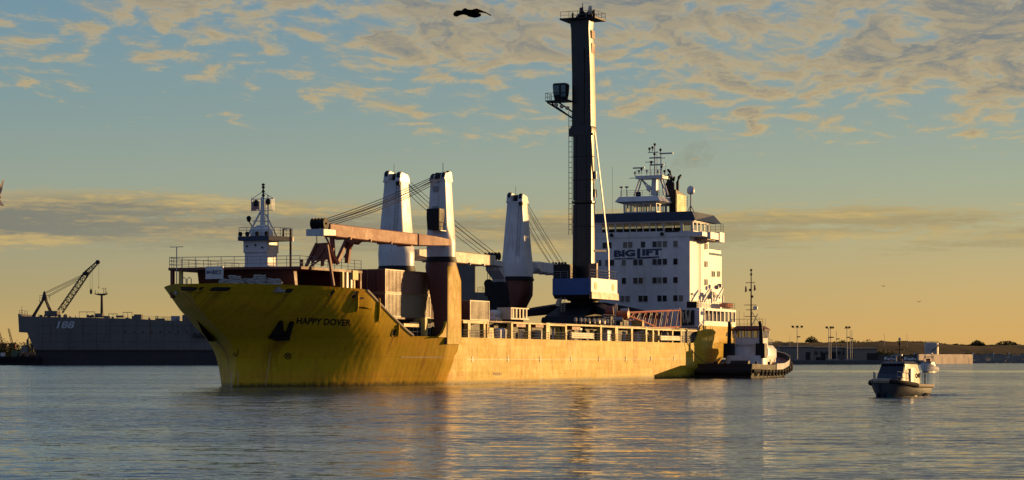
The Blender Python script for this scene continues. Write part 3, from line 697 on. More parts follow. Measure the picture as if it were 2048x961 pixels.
# ------------------------------------------------------------------ forecastle
def build_forecastle():
    P0, P1, Z0, Z1 = 2.5, 15.0, 10.25, 13.1
    w = MB(); w.ring([[(P0, -4.6, Z0), (P0, 7.6, Z0), (P0+.5, 7.6, Z0), (P0+.5, -4.6, Z0)], [(P0-.6, -4.6, Z1-.15), (P0-.6, 7.6, Z1-.15), (P0+.1, 7.6, Z1-.15), (P0+.1, -4.6, Z1-.15)]])
    w.build('breakwater_wall', MAROON, ship, flip=True, smooth=False)
    w = MB(); w.box(P1-1.2, P1-.9, -6.5, 8.6, 4.7, Z1-.15); w.build('platform_bulkhead', MAROON, ship, flip=True, smooth=False)
    p = MB(); p.prism([(-.9, -6.6), (P0-1.2, 8.9), (P1, 9.3), (P1, -7.0), (1.5, -7.6)], 'z', Z1-.14, Z1+.14); p.build('platform', MAROON, ship, flip=True, smooth=False)
    r = MB(); r.rail([(-.8, -6.5, Z1+.14), (P0-1.15, 8.7, Z1+.14), (P1-.1, 9.2, Z1+.14)], 1.15, 3, 1.5, .035); r.build('railing', STEEL, ship, flip=True)
    r = MB(); r.rail([(-.8, -6.5, Z1+.14), (1.5, -7.4, Z1+.14), (P1-.1, -6.9, Z1+.14)], 1.15, 3, 1.5, .035); r.build('railing', STEEL, ship, flip=True)
    for t, q, m_ in ((-.5, -6.3, MAROON), (-.2, -5.4, YPOST), (10.6, 9.0, YPOST), (13.3, 9.0, YPOST), (14.7, 9.1, MAROON), (11.6, 9.0, STEEL), (12.6, 9.0, STEEL)):
        b = MB(); b.box(t-.18, t+.18, q-.18, q+.18, 9.9 if t < 10 else 9.0, Z1-.14); b.build('platform_post', m_, ship, flip=True, smooth=False)
    b = MB(); b.box(12.6, 13.9, 8.8, 9.35, Z1-.95, Z1+.1); b.build('winch_box', YPOST, ship, flip=True)
    # sign board
    t0 = -1.25; q0, q1 = q_of(411, t0), q_of(446, t0); z0, z1 = z_of(559, t0, -3), z_of(534, t0, -3)
    s = MB(); s.box(t0, t0+.12, q0, q1, z0, z1); sb = s.build('sign_board', WHITE, ship, flip=True, smooth=False)
    def put(txt, pa, pb, ya, yb, bold=.03):
        vs, fs, _ = text_tris(txt, bold); out = [(t0-.02, q_of(pa+(pb-pa)*u, t0), z_of(yb+(ya-yb)*v, t0, -3)) for u, v in vs]
        m = MB(); m.add(out, fs); m.build('lettering', LOGO, sb, flip=True, smooth=False)
    put('BIG', 413, 426, 542, 548.5); put('IFT', 430, 443.5, 542, 547.5)
    m = MB(); m.add([(t0-.03, q_of(a, t0), z_of(b, t0, -3)) for a, b in ((426.6, 541), (428.6, 541), (428.6, 548.3), (443, 548.3), (443, 549.4), (426.6, 549.4))], [(0, 1, 2, 5), (2, 3, 4, 5)])
    m.build('lettering', LOGO, sb, flip=True, smooth=False)
    m = MB(); m.tube((-3.0, -4.2, 10.2), (-3.0, -4.2, 15.4), .06, 6); m.tube((-3.0, -5.0, 15.4), (-3.0, -3.3, 15.4), .04, 5); m.tube((-3.0, -4.2, 10.2), (-3.0, -4.2, 11.0), .3, 8, .08); m.build('jackstaff', STEEL, ship, flip=True)
    for t, q in ((-5.6, -1.9), (-6.0, -1.0)):
        m = MB(); m.path([(t, q, 10.3), (t, q, 11.75), (t, q+.25, 11.95), (t, q+.5, 11.75), (t, q+.5, 10.2)], .05, 5); m.build('bulwark_step', STEEL, ship, flip=True)
    # foremast house
    t, q = 8.4, 0.0
    m = MB(); m.ring([shape_ring(t, q, 3.4, 4.4, 13.2, 4, 28), shape_ring(t, q-.2, 2.5, 3.0, 13.7, 14, 28), shape_ring(t, q-.2, 2.5, 2.95, 13.75, 16, 28), shape_ring(t, q-.2, 2.5, 2.95, 15.1, 16, 28), shape_ring(t, q-.2, 2.8, 3.15, 15.2, 16, 28), shape_ring(t, q-.2, 2.8, 3.15, 16.5, 16, 28)])
    m.build('mast_house', WHITE, ship, flip=True, sharp=25)
    m = MB(); m.prism([(t-1.9, -2.1), (t-1.9, 1.9), (t+1.4, 3.1), (t+1.7, 3.1), (t+1.7, -2.1)], 'z', 16.5, 17.0); m.build('mast_house_roof', BLUE, ship, flip=True, smooth=False)
    m = MB(); m.rail([(t-1.8, -2.0, 17), (t-1.8, 1.8, 17), (t+1.5, 3.0, 17)], 1.0, 3, .9, .03); m.build('railing', STEEL, ship, flip=True)
    m = MB(); m.path([(t+1.2, 2.95, 10.3), (t+1.2, 2.95, 17.9), (t+1.2, 2.0, 17.9), (t+1.2, 2.0, 17.0)], .14, 6); m.build('vent_pipe', MAROON, ship, flip=True)
    m = MB(); m.ring([shape_ring(t, -.1, 2.0, 2.2, 17.0, 8, 20), shape_ring(t, -.1, 1.8, 2.0, 17.8, 8, 20), shape_ring(t, 0, 1.0, 1.0, 18.3, 5, 20)]); m.build('mast_foot', WHITE, ship, flip=True, sharp=30)
    m = MB(); m.tube((t, 0, 17.5), (t, 0, 21.5), .30, 10, .20); m.tube((t+.3, .55, 17.2), (t+.3, .55, 21.7), .1, 6); m.build('foremast', WHITE, ship, flip=True)
    m = MB(); m.bar((t-.2, -1.9, 17.0), (t-.1, -.1, 20.0), .16); m.build('mast_stay', WHITE, ship, flip=True)
    m = MB(); m.bar((t-.1, -1.2, 18.8), (t+.3, .6, 18.8), .1); m.build('mast_stay', WHITE, ship, flip=True)
    m = MB(); m.bar((t+1.2, 1.2, 17.0), (t+.2, .3, 19.6), .12); m.build('mast_stay', WHITE, ship, flip=True)
    m = MB()
    for zz in (20.0, 21.3): 
        m.bar((t, -1.45, zz), (t, 1.45, zz), .08)
    for qq in (-1.45, -1.2, 1.2, 1.45): m.bar((t, qq, 20.0), (t, qq, 21.3), .06)
    m.bar((t, -1.45, 21.3), (t, 0, 22.1), .06); m.bar((t, 1.45, 21.3), (t, 0, 22.1), .06); m.build('yard_platform', WHITE, ship, flip=True)
    m = MB(); m.ladder((t+.35, .35, 17.2), (t+.35, .35, 21.4), (0, 1, 0), .4, .35, .03); m.build('ladder', WHITE, ship, flip=True)
    m = MB(); m.tube((t, .1, 21.3), (t, .1, 22.9), .12, 8, .08)
    for zz in (21.6, 22.05, 22.5, 22.8): m.lathe([(.08, 0), (.2, .03), (.2, .12), (.1, .25)], (t, .1, zz), 8)
    m.build('mast_light', BLACK, ship, flip=True)
    for qq, zz in ((-.75, 20.8), (.8, 20.9)):
        m = MB(); m.lathe([(.1, 0), (.28, .1), (.28, .5), (.15, .7)], (t-.15, qq, zz-.3), 10); m.build('mast_light', BLACK, ship, flip=True)
    m = MB(); m.lathe([(.08, 0), (.2, .1), (.3, .5), (.1, .7)], (t-.4, -1.55, 18.7), 8); m.tube((t-.1, -1.3, 18.2), (t-.4, -1.55, 18.8), .06); m.build('searchlight', BLACK, ship, flip=True)
    for qq in (-1.9, -1.0, .3, 1.5):
        m = MB(); m.lathe([(.1, 0), (.24, .05), (.24, .4), (.1, .5)], (t-1.7, qq, 17.02), 8); m.build('floodlight', BLACK, ship, flip=True)
    # small portholes on the mast house
    for qq, zz in ((-1.2, 15.9), (-.1, 16.0), (.8, 15.7)):
        m = MB(); m.disc((t-1.46, qq, zz), (1, 0, 0), .12, .06, 10); m.build('porthole', DARK, ship, flip=True)
    # boom rest: plated trestle plus raking legs
    t0 = 5.6
    def fq(px): return q_of(px, t0)
    def fz(py): return z_of(py, t0, 6)
    m = MB(); m.add([], [])
    pl = [(fq(633), fz(488)), (fq(653), fz(487)), (fq(657), fz(521)), (fq(616), fz(521))]
    m.prism(pl, 'x', t0, t0+.18); m.build('boom_rest_plate', RUST, ship, flip=True, smooth=False)
    def leg(a, b, w=.32, mt=RUST, name='boom_rest_leg', ta=t0, tb=t0):
        m = MB(); m.bar((ta, q_of(a[0], ta), z_of(a[1], ta, 6)), (tb, q_of(b[0], tb), z_of(b[1], tb, 6)), w); m.build(name, mt, ship, flip=True, smooth=False)
    leg((634, 488), (612, 534), .3); leg((652, 488), (662, 534), .3); leg((634, 521), (655, 489), .22); leg((618, 521), (652, 521), .22)
    leg((654, 490), (667, 573), .26, ta=t0-.3, tb=t0-.3); leg((626, 522), (626, 534), .3); leg((645, 522), (645, 534), .3); leg((620, 534), (644, 519), .16)
    leg((656, 492), (676, 530), .34, ta=t0+.4, tb=t0+1.5); leg((664, 476), (667, 529), .42, ta=8, tb=8); leg((694, 482), (674, 526), .42, ta=10, tb=8)
    leg((668, 478), (700, 477), .3, ta=8, tb=10); leg((700, 482), (694, 528), .44, ta=10, tb=10); leg((704, 490), (690, 518), .3, ta=10, tb=10)
    m = MB(); m.prism([(q_of(688, 9.4), z_of(482, 9.4, 8)), (q_of(718, 9.4), z_of(478, 9.4, 8)), (q_of(704, 9.4), z_of(490, 9.4, 8))], 'x', 9.4, 11.0); m.build('boom_saddle', RUST, ship, flip=True, smooth=False)
    leg((650, 474), (660, 493), .16, ta=3, tb=3); leg((633, 471), (634, 488), .09, CABLE, 'wire_rope', ta=2, tb=5); leg((603, 520), (603, 534), .3)
build_forecastle()

# ------------------------------------------------------------------ main deck: hatch coamings and the side gallery
def build_maindeck():
    h = MB(); h.box(17.4, 126.5, -10.5, 10.6, 4.7, 7.8); h.build('hatch_coaming', BLACK, ship, flip=True, smooth=False)  # coaming coloured black to stand for the shade behind the gallery
    h = MB(); h.box(17.2, 126.8, -11.0, 11.2, 7.8, 8.0); h.build('hatch_cover', MAROON, ship, flip=True, smooth=False)
    posts = [(845, 5), (889, 3.5), (901+8, 0), (938, 5), (968.5, 3.5), (975, 2), (1023.5, 3.5), (1058.6, 4.5), (1095.5, 7), (1131.6, 3), (1201.6, 3), (1232.7, 5.5), (1263.4, 3.5), (1292.3, 3), (1306, 2.5), (1317, 2.5), (1345, 2), (1362, 2)]
    beams = [(806, 838, 648, 654), (847, 892, 638.5, 644.5), (925, 976, 642, 647.5), (1022, 1100, 646.5, 649), (1094, 1130, 649, 652.5), (1130, 1203, 650, 653), (1201, 1236, 653, 655.5), (1233, 1295, 655, 658), (1290, 1402, 659, 662.5)]
    for px, w in posts:
        if not w: continue
        t = t_of(px, 12.4); wt = w/(F*(CA*S(t, 12.4, 0).y-SA*S(t, 12.4, 0).x)/S(t, 12.4, 0).y**2)
        qo = min(Hq(t, 5.7)-.25, 12.9); zt_ = 8.0
        for ba, bb, by0, by1 in beams:
            if ba-1 <= px <= bb+1: zt_ = z_of((by0+by1)/2, t, 12.4)+.1; break
        m = MB(); m.box(t-wt/2, t+wt/2, qo-.55, qo, 4.8, zt_); m.build('deck_post', YPOST, ship, flip=True, smooth=False)
    for a, b, y0, y1 in beams:
        t0, t1 = t_of(a, 12.3), t_of(b, 12.3); zc = z_of((y0+y1)/2, (t0+t1)/2, 12.3); hh = (y1-y0)/16*1.0
        m = MB(); m.box(t0, t1, 10.9, 12.42, zc-hh/2, zc+hh/2); m.build('deck_beam', YPOST, ship, flip=True, smooth=False)
    t0, t1 = t_of(926, 12.5), t_of(1020, 12.5)
    for a, b in ((926, 1022), (1022, 1132), (1132, 1232), (1232, 1390)):
        m = MB(); m.rail([(t_of(a, 12.5), 12.5, 5.6), (t_of(b, 12.5), 12.5, 5.6)], 1.1, 3, 2.2, .028); m.build('railing', STEEL, ship, flip=True)
    m = MB(); m.rail([(t_of(821, 12.4), 12.3, 5.8), (t_of(842, 12.4), 12.4, 5.8)], 1.6, 3, 1.1, .035); m.build('railing', STEEL, ship, flip=True)
    m = MB(); m.rail([(t_of(850, 12.4), 12.4, 5.8), (t_of(860, 12.4), 12.4, 5.8)], 1.6, 4, .8, .035); m.build('railing', STEEL, ship, flip=True)
    # machinery and lockers standing in the gallery
    rnd = random.Random(5)
    spots = [(874, 647+8, 3.2), (879, 652, 3.5), (884, 656, 2.5), (979, 656, 12), (1001, 657, 11), (1016, 668, 5), (1042, 660, 6), (1050, 664, 4), (1077, 661, 8), (1086, 665, 4), (1106, 654, 3), (1115, 655, 6), (1118, 668, 3),
             (1140, 662, 4), (1160, 656, 5), (1183, 660, 6), (1213, 660, 8), (1219, 668, 5), (1248, 663, 5), (1255, 668, 6), (1272, 664, 5), (1279, 660, 7), (1300, 664, 3), (1312, 668, 4), (1330, 664, 4), (1352, 664, 3)]
    for i, (px, py, w) in enumerate(spots):
        q = 11.6-rnd.random()*.6; t = t_of(px, q); wt = w/5.2; zt_ = max(z_of(py, t, q), 6.4); m = MB()
        k = i % 4
        if k == 0:
            m.ring([shape_ring(t, q, wt, .9, 4.7, 10, 16), shape_ring(t, q, wt, .9, zt_-.2, 10, 16), shape_ring(t, q, wt*.8, .6, zt_, 10, 16)]); nm = 'deck_locker'
        elif k == 1:
            m.lathe([(wt*.25, 0), (wt*.25, zt_-5.3), (wt*.5, zt_-5.2), (wt*.5, zt_-4.9), (wt*.2, zt_-4.7)], (t, q, 4.7), 12); nm = 'ventilator'
        elif k == 2:
            m.tube((t-wt*.3, q, 4.7), (t-wt*.3, q, zt_), .12, 8); m.tube((t+wt*.3, q, 4.7), (t+wt*.3, q, zt_-.3), .12, 8); m.bar((t-wt*.5, q, zt_-.2), (t+wt*.5, q, zt_-.2), .3, .25); nm = 'pipe_stand'
        else:
            m.prism([(t-wt/2, 4.7), (t+wt/2, 4.7), (t+wt*.35, zt_), (t-wt*.2, zt_)], 'y', q-.2, q+.2); nm = 'deck_bracket'
        m.build(nm, (WHITE, CREAM, WHITE, YPOST)[i % 4], ship, flip=True)
    for px, py in ((1040, 651.5), (1078, 652.5), (1150, 657)):
        t = t_of(px, 12); m = MB(); m.box(t-1.6, t+1.6, 11.4, 12.2, z_of(py+3.2, t, 12), z_of(py-3.2, t, 12)); m.build('stowage_box', RUST, ship, flip=True)
    # stowed gangways (ribbed planks)
    for a, b, y0, y1 in ((1141, 1185, 665.5, 677), (1319, 1358, 672, 681)):
        t0, t1 = t_of(a, 12.7), t_of(b, 12.7)
        m = MB(); z1, z0 = z_of(y0, t0, 12.7), z_of(y1, t0, 12.7); hh = (z1-z0)
        for k in range(3): m.box(t0, t1, 12.75, 12.95, z0+hh*(k/3)+.02, z0+hh*((k+.72)/3))
        m.box(t0, t1, 12.55, 12.76, z0, z1); m.build('gangway', [CREAM], ship, flip=True, smooth=False)
    m = MB(); a, b = t_of(1204, 11.4), t_of(1229, 11.4)
    m.rail([(a, 11.6, 8.0), (b, 11.6, 8.0)], 1.5, 4, .7, .03); m.build('railing', STEEL, ship, flip=True)
    # dark mooring recess at the break of the stern
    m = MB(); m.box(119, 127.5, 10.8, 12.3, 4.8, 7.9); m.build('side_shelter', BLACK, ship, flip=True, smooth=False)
build_maindeck()

# ------------------------------------------------------------------ superstructure
def build_superstructure():
    T0, T1, QS, QP = 131.0, 141.0, -10.0, 10.0
    ss = sub('superstructure', ship)
    ss['label'] = 'white accommodation block of the ship'
    m = MB(); m.box(T0, T1, QS, QP, 4.7, 24.0); m.build('accommodation_block', WHITE, ss, flip=True, smooth=False)
    m = MB(); m.box(T1, 148.2, -8.5, 10.0, 8.3, 20.6); m.build('aft_block', WHITE, ss, flip=True, smooth=False)
    m = MB(); m.rail([(T1+.1, 9.8, 20.6), (148.0, 9.8, 20.6), (148.0, -8, 20.6)], 1.1, 3, 1.2, .03); m.build('railing', STEEL, ss, flip=True)
    m = MB(); m.box(T1+.2, 148.0, 9.75, 9.95, 21.0, 21.6); m.build('rail_screen', WHITE, ss, flip=True, smooth=False)
    # stern block
    t0 = t_of(1398, 12.5)
    m = MB(); m.box(t0+.4, 131, 9.9, 12.45, 8.3, 11.4); m.box(131, 148.4, 12.2, 12.45, 8.3, 9.3); m.box(131, 148.4, 10.1, 12.5, 11.0, 11.4); m.box(t0-.2, t0+.4, -12, 12.45, 6.6, 8.4)
    for k in range(9): m.box(131.4+k*2.1, 131.7+k*2.1, 12.15, 12.43, 9.3, 11.0)
    m.build('stern_gallery', WHITE, ss, flip=True, smooth=False)
    m = MB(); m.box(131, 148.4, 10.1, 10.4, 8.3, 11.0); m.build('gallery_back_wall', DARK, ss, flip=True, smooth=False)
    m = MB(); m.box(t0-.05, t0+.38, 9.2, 11.6, 8.6, 11.0); m.build('mooring_recess', DARK, ss, flip=True, smooth=False)
    m = MB(); m.box(t0-.1, t0+.4, -11, 9.2, 8.4, 11.35); m.build('front_screen', WHITE, ss, flip=True, smooth=False)
    rnd = random.Random(3)
    for k in range(9):
        m = MB(); qa = 9.4+rnd.random()*2; qb = qa+rnd.random()*1.0-.5; za = 8.7+rnd.random()*.5; m.tube((t0-.25, qa, za), (t0-.25, qb, za+1.2+rnd.random()), .07, 5); m.build('mooring_gear', CREAM, ss, flip=True)
    m = MB(); m.rail([(t0+.4, 12.3, 11.4), (148.2, 12.35, 11.4)], 1.1, 3, 1.4, .03); m.build('railing', STEEL, ss, flip=True)
    m = MB(); m.rail([(t0+.4, 12.3, 11.4), (t0+.4, 10.4, 11.4)], 1.1, 3, 1.0, .03); m.build('railing', STEEL, ss, flip=True)
    m = MB(); m.box(t0+.3, t0+1.0, 10.3, 12.0, 11.4, 12.4); m.build('winch_box', BLACK, ss, flip=True)
    m = MB(); m.tube((137.2, 12.46, 8.6), (137.2, 12.5, 8.6), .2, 8)
    m = MB(); m.box(143.2, 145.0, Hq(144, 7.2)-.05, Hq(144, 7.2)+.06, 6.9, 7.7); m.build('hull_opening', DARK, ss, flip=True, smooth=False)
    # windows of the front
    rows = [(594, [128+12, 167, 256, 285, 357, 422, 450, 480, 540]), (693, [109, 155, 182, 248, 314, 343, 422, 450, 480, 540]), (797, [249, 314, 343, 422, 450, 480, 540]), (899, [240, 269, 343, 371, 450, 479, 540, 571])]
    light = {(594, 256), (594, 285), (594, 450), (594, 480), (594, 540), (693, 248), (693, 155), (899, 240), (899, 269), (899, 571), (797, 450)}
    for cy, xs in rows:
        z = z_of(280+cy/2.826, T0, 0)
        for cx in xs:
            q = q_of(1160+cx/2.826, T0)
            m = MB(); m.box(T0-.035, T0, q-.38, q+.38, z-.50, z+.50, 0)
            for (a, b, c_, d_) in ((-.46, .46, .50, .58), (-.46, .46, -.58, -.50), (-.46, -.38, -.5, .5), (.38, .46, -.5, .5)):
                m.box(T0-.07, T0, q+a, q+b, z+c_, z+d_, 1)
            m.build('window', [CURTAIN if (cy, cx) in light else GLASSD, WHITE], ss, flip=True, smooth=False)
    def side_window(t, z, w=.34, h=.95):
        m = MB(); m.box(t-w, t+w, QP, QP+.035, z-h/2, z+h/2, 0)
        for (a, b, c_, d_) in ((-w-.07, w+.07, h/2, h/2+.07), (-w-.07, w+.07, -h/2-.07, -h/2), (-w-.07, -w, -h/2, h/2), (w, w+.07, -h/2, h/2)): m.box(t+a, t+b, QP, QP+.07, z+c_, z+d_, 1)
        m.build('window', [GLASSD, WHITE], ss, flip=True, smooth=False)
    for cy in (603, 703, 805):
        for cx in (706.5, 716):
            t = t_of(1160+cx/2.826, QP); side_window(t, z_of(280+cy/2.826, t, QP))
    for cx in (748, 758, 778, 787):
        t = t_of(1160+cx/2.826, QP); side_window(t, z_of(280+759/2.826, t, QP))
    t = t_of(1160+673/2.826, QP); m = MB(); m.ladder((t, QP+.2, 11.4), (t, QP+.2, 23.2), (1, 0, 0), .5, .4, .035); m.build('ladder', WHITE, ss, flip=True)
    t = t_of(1160+632/2.826, QP+1); m = MB(); m.tube((t, QP+1, 11.4), (t, QP+1, 13.6), .05, 5); m.lathe([(.05, 0), (.3, .1), (.3, .2), (.05, .3)], (t, QP+1, 13.5), 8); m.build('deck_light', BLACK, ss, flip=True)
    # lettering on the front
    def fp(px, py, off=.03): return (T0-off, q_of(px, T0), z_of(py, T0, 0))
    L = lambda cx, cy: (1160+cx/2.826, 280+cy/2.826)
    def put(txt, x0, x1, ya, yb, dy, bold):
        vs, fs, _ = text_tris(txt, bold); (a, ya_), (b, yb_) = L(x0, ya), L(x1, yb)
        mm = MB(); mm.add([fp(a+(b-a)*u, yb_+(ya_-yb_)*v+dy*u) for u, v in vs], fs); mm.build('lettering', LOGO, ss, flip=True, smooth=False)
    put('BIG', 192, 312, 623, 662, -.8, .055); put('IFT', 352, 463, 620, 657, -.6, .055)
    for poly in ([(192, 668), (313, 667), (313, 675), (192, 676)], [(323, 616), (341, 615), (341, 664), (449, 662), (449, 670), (323, 675)]):
        mm = MB(); pts = [fp(*L(*p), off=.045) for p in poly]
        mm.add(pts, [(0, 1, 2, 3)] if len(pts) == 4 else [(0, 1, 2, 5), (2, 3, 4, 5)]); mm.build('lettering', LOGO, ss, flip=True, smooth=False)
    # bridge: sill wall, glazed band, ceiling
    ZB0, ZB1 = 24.0, 25.6
    def glazed(t0, t1, q0, q1, za, zb, xs_front, name, ml=.16, lean=.25):
        fr = MB()
        def mull(qa, qb): fr.ring([[(t0, qa, za), (t0, qb, za), (t0+.14, qb, za), (t0+.14, qa, za)], [(t0-lean, qa, zb), (t0-lean, qb, zb), (t0-lean+.14, qb, zb), (t0-lean+.14, qa, zb)]])
        e = [q0]+[v for a, b in xs_front for v in (a, b)]+[q1]
        for a, b in zip(e[0::2], e[1::2]): mull(a, b)
        n = 7
        for k in range(n+1):
            qq = q0+(q1-q0)*k/n; fr.box(t1-.14, t1, qq-.12, qq+.12, za, zb)
        for side in (q0, q1-.14):
            for k in range(5):
                tt_ = t0+(t1-t0)*k/4; fr.box(tt_-.15 if k else tt_, tt_+.15 if k < 4 else tt_, side, side+.14, za, zb)
        fr.box(t0-lean, t1, q0, q1, zb, zb+.12); fr.box(t0, t1, q0, q1, za-.12, za)
        fr.build(name, WHITE, ss, flip=True, smooth=False)
        for a, b in xs_front:
            g = MB(); g.add([(t0+.05, a, za), (t0+.05, b, za), (t0+.05-lean, b, zb), (t0+.05-lean, a, zb)], [(0, 1, 2, 3)]); g.build('window_pane', GLASS, ss, flip=True, smooth=False)
    cr = [(125, 158), (162, 197), (205, 243), (248, 280), (286, 317), (322, 354), (360, 391), (397, 428), (433, 469), (480, 522), (526, 568), (584, 628)]
    fw = [(q_of(1160+a/2.826, T0), q_of(1160+b/2.826, T0)) for a, b in cr]
    glazed(T0, 139.0, -10.1, 10.6, 24.12, 25.5, fw, 'bridge_house')
    cons = MB(); cons.box(132.2, 133.4, -8, 8, 24.1, 24.75); cons.build('bridge_console', BLACK, ss, flip=True)
    m = MB(); m.box(T0-.5, 139.6, -10.3, 10.9, 25.62, 25.8); m.build('bridge_roof_edge', WHITE, ss, flip=True, smooth=False)
    m = MB(); m.ring([[(T0-.75, -10.4, 25.8), (T0-.75, 11.2, 25.8), (142, 11.9, 25.8), (142, -10.4, 25.8)], [(T0-.6, -10.4, 27.25), (T0-.6, 10.6, 27.25), (142, 10.6, 27.25), (142, -10.4, 27.25)]])
    m.build('bridge_visor', BLUE, ss, flip=True, smooth=False)
    m = MB(); m.box(T0-.12, T0+8, -10.3, 12.2, 23.2, 23.9); m.box(134, 140.5, 10.0, 12.6, 22.9, 24.0); m.build('bridge_wing', WHITE, ss, flip=True, smooth=False)
    m = MB(); m.box(138.5, 141, 10.6, 12.75, 22.6, 24.2); m.build('wing_cab', WHITE, ss, flip=True, smooth=False)
    m = MB(); m.box(133.5, 141.0, 10.0, 12.2, 22.72, 22.9); m.build('wing_bracket', MAROON, ss, flip=True, smooth=False)
    m = MB(); m.rail([(139.4, 10.8, 24.2), (139.4, 12.6, 24.2), (141, 12.6, 24.2)], 1.5, 3, 1.0, .03); m.build('railing', STEEL, ss, flip=True)
    for cx in (182, 467):
        q = q_of(1160+cx/2.826, T0); z = z_of(280+537/2.826, T0, 0); m = MB(); m.lathe([(.1, -.1), (.3, 0), (.3, .35), (.12, .5)], (T0-.4, q, z-.2), 10); m.bar((T0, q, z), (T0-.3, q, z), .1); m.build('floodlight', BLACK, ss, flip=True)
    m = MB(); m.box(T0-.05, T0, q_of(1330, T0), q_of(1358.5, T0), z_of(470, T0, 0), z_of(463.5, T0, 0)); m.build('louvre', DARK, ss, flip=True, smooth=False)
    # top wheelhouse
    t2 = 134.0; cr2 = [(255, 284), (289, 321), (326, 357), (362, 394), (399, 428)]
    fw2 = [(q_of(1160+a/2.826, t2), q_of(1160+b/2.826, t2)) for a, b in cr2]
    q0, q1 = q_of(1247, t2), q_of(1313, t2)
    m = MB(); m.box(t2, 141, q0, q1, 27.25, 27.6); m.build('top_house_base', WHITE, ss, flip=True, smooth=False)
    glazed(t2, 141, q0, q1, 27.7, 28.95, fw2, 'top_house', lean=.1)
    m = MB(); m.ring([[(t2-.2, q0-.4, 29.07), (t2-.2, q1+.3, 29.07), (141.4, q1+.3, 29.07), (141.4, q0-.4, 29.07)], [(t2-1.0, q0-1.2, 29.35), (t2-1.0, q1+1.0, 29.35), (142.0, q1+1.0, 29.35), (142, q0-1.2, 29.35)], [(t2-.6, q0-.6, 30.2), (t2-.6, q1+.4, 30.2), (141.6, q1+.4, 30.2), (141.6, q0-.6, 30.2)]])
    m.build('top_house_roof', WHITE, ss, flip=True, smooth=False)
    m = MB(); m.rail([(t2-.4, q0-.4, 30.2), (t2-.4, q1+.2, 30.2), (141.4, q1+.2, 30.2)], 1.0, 3, 1.3, .03); m.build('railing', STEEL, ss, flip=True)
    # funnel and exhausts
    tf = 139.0; qa, qb = q_of(1340, tf), q_of(1352, tf)
    m = MB(); m.ring([[(tf, qa, 27.2), (tf, qb, 27.2), (144.5, qb, 27.2), (144.5, qa, 27.2)], [(tf, qa, 31.6), (tf, qb, 31.6), (144.0, qb, 31.0), (144, qa, 31.0)]]); m.build('funnel', BLACK, ss, flip=True, smooth=False)
    m = MB(); m.box(tf+.4, 144.2, qb, qb+.06, 27.4, 30.9); m.build('funnel_sunlit_side', YPOST, ss, flip=True, smooth=False)  # yellow sheet paints sunlight onto the black funnel's port side
    for i, (px, dx, h) in enumerate(((1334, 0, 34.0), (1338, -.3, 34.4), (1342.5, -.8, 35.2), (1346.5, 0, 33.9), (1355, .4, 34.2))):
        q = q_of(px, 141.0); m = MB(); m.path([(141, q, 30.5), (141, q, h-1.2), (141.2, q+dx*.4, h-.4), (141.6, q+dx, h)], [.26, .26, .25, .2], 10); m.build('exhaust_pipe', BLACK, ss, flip=True)
    # radar mast
    tm = 136.5; Q = lambda px: q_of(px, tm); Z = lambda py: z_of(py, tm, 0)
    m = MB(); m.ring([shape_ring(tm, Q(1309), 1.5, 1.0, Z(392), 8, 16), shape_ring(tm, Q(1310.5), 1.2, .8, Z(356), 8, 16)]); m.build('radar_mast', WHITE, ss, flip=True)
    m = MB(); m.box(tm-1.3, tm+1.6, Q(1276), Q(1330), Z(359), Z(353)); m.build('mast_platform', WHITE, ss, flip=True, smooth=False)
    m = MB(); m.rail([(tm-1.2, Q(1277), Z(353)), (tm-1.2, Q(1329), Z(353))], .9, 2, 1.0, .03); m.build('railing', WHITE, ss, flip=True)
    for a, b in (((1268, 392), (1280, 357)), ((1274, 392), (1284, 357)), ((1282, 357), (1300, 385)), ((1300, 375), (1284, 360)), ((1328, 392), (1322, 356)), ((1320, 360), (1332, 385)), ((1336, 392), (1326, 358))):
        m = MB(); m.bar((tm, Q(a[0]), Z(a[1])), (tm, Q(b[0]), Z(b[1])), .2); m.build('mast_leg', WHITE, ss, flip=True, smooth=False)
    for px, y0, y1, w in ((1309.5, 353, 291, .14), (1300.5, 353, 322, .10), (1322, 353, 309, .16), (1314, 353, 304, .08)):
        m = MB(); m.tube((tm, Q(px), Z(y0)), (tm, Q(px), Z(y1)), w, 8, w*.6); m.build('mast_pole', WHITE, ss, flip=True)
    for a, b, y in ((1266, 1289, 336), (1319, 1346, 309), (1291, 1312, 325), (1299, 1322, 317), (1296, 1318, 306), (1259, 1276, 356), (1326, 1342, 354), (1300, 1328, 331), (1318, 1332, 318)):
        m = MB(); m.bar((tm, Q(a), Z(y)), (tm, Q(b), Z(y)), .22 if b-a > 22 else .12); m.build('radar_scanner' if b-a > 22 else 'mast_yard', WHITE if b-a < 22 else STEEL, ss, flip=True, smooth=False)
    for px, y in ((1278, 345), (1270, 348), (1299, 301), (1305, 299), (1309.5, 293), (1321, 304), (1294, 345), (1329, 347), (1316, 347), (1309, 312), (1303, 328), (1323, 338), (1283, 341)):
        m = MB(); m.lathe([(.06, -.4), (.08, 0), (.22, .1), (.22, .35), (.06, .45)], (tm, Q(px), Z(y)), 8); m.build('mast_light', BLACK if px % 2 else STEEL, ss, flip=True)
    for px in (1249, 1259.5):
        m = MB(); q = Q(px); m.tube((tm-1.5, q, 30.2), (tm-1.5, q, Z(377)), .06, 6); m.lathe([(.06, 0), (.30, .08), (.34, .25), (.06, .32)], (tm-1.5, q, Z(377)), 10); m.build('antenna_dome', STEEL, ss, flip=True)
    m = MB(); m.lathe([(.1, 0), (.45, .1), (.45, .7), (.3, .9)], (tm-1.6, Q(1283), 30.2), 12); m.build('antenna_dome', BLACK, ss, flip=True)
    m = MB(); m.lathe([(.1, 0), (.4, .2), (.42, .7), (.25, 1.0)], (tm-.5, Q(1299.5), 31.2), 12); m.build('antenna_dome', WHITE, ss, flip=True)
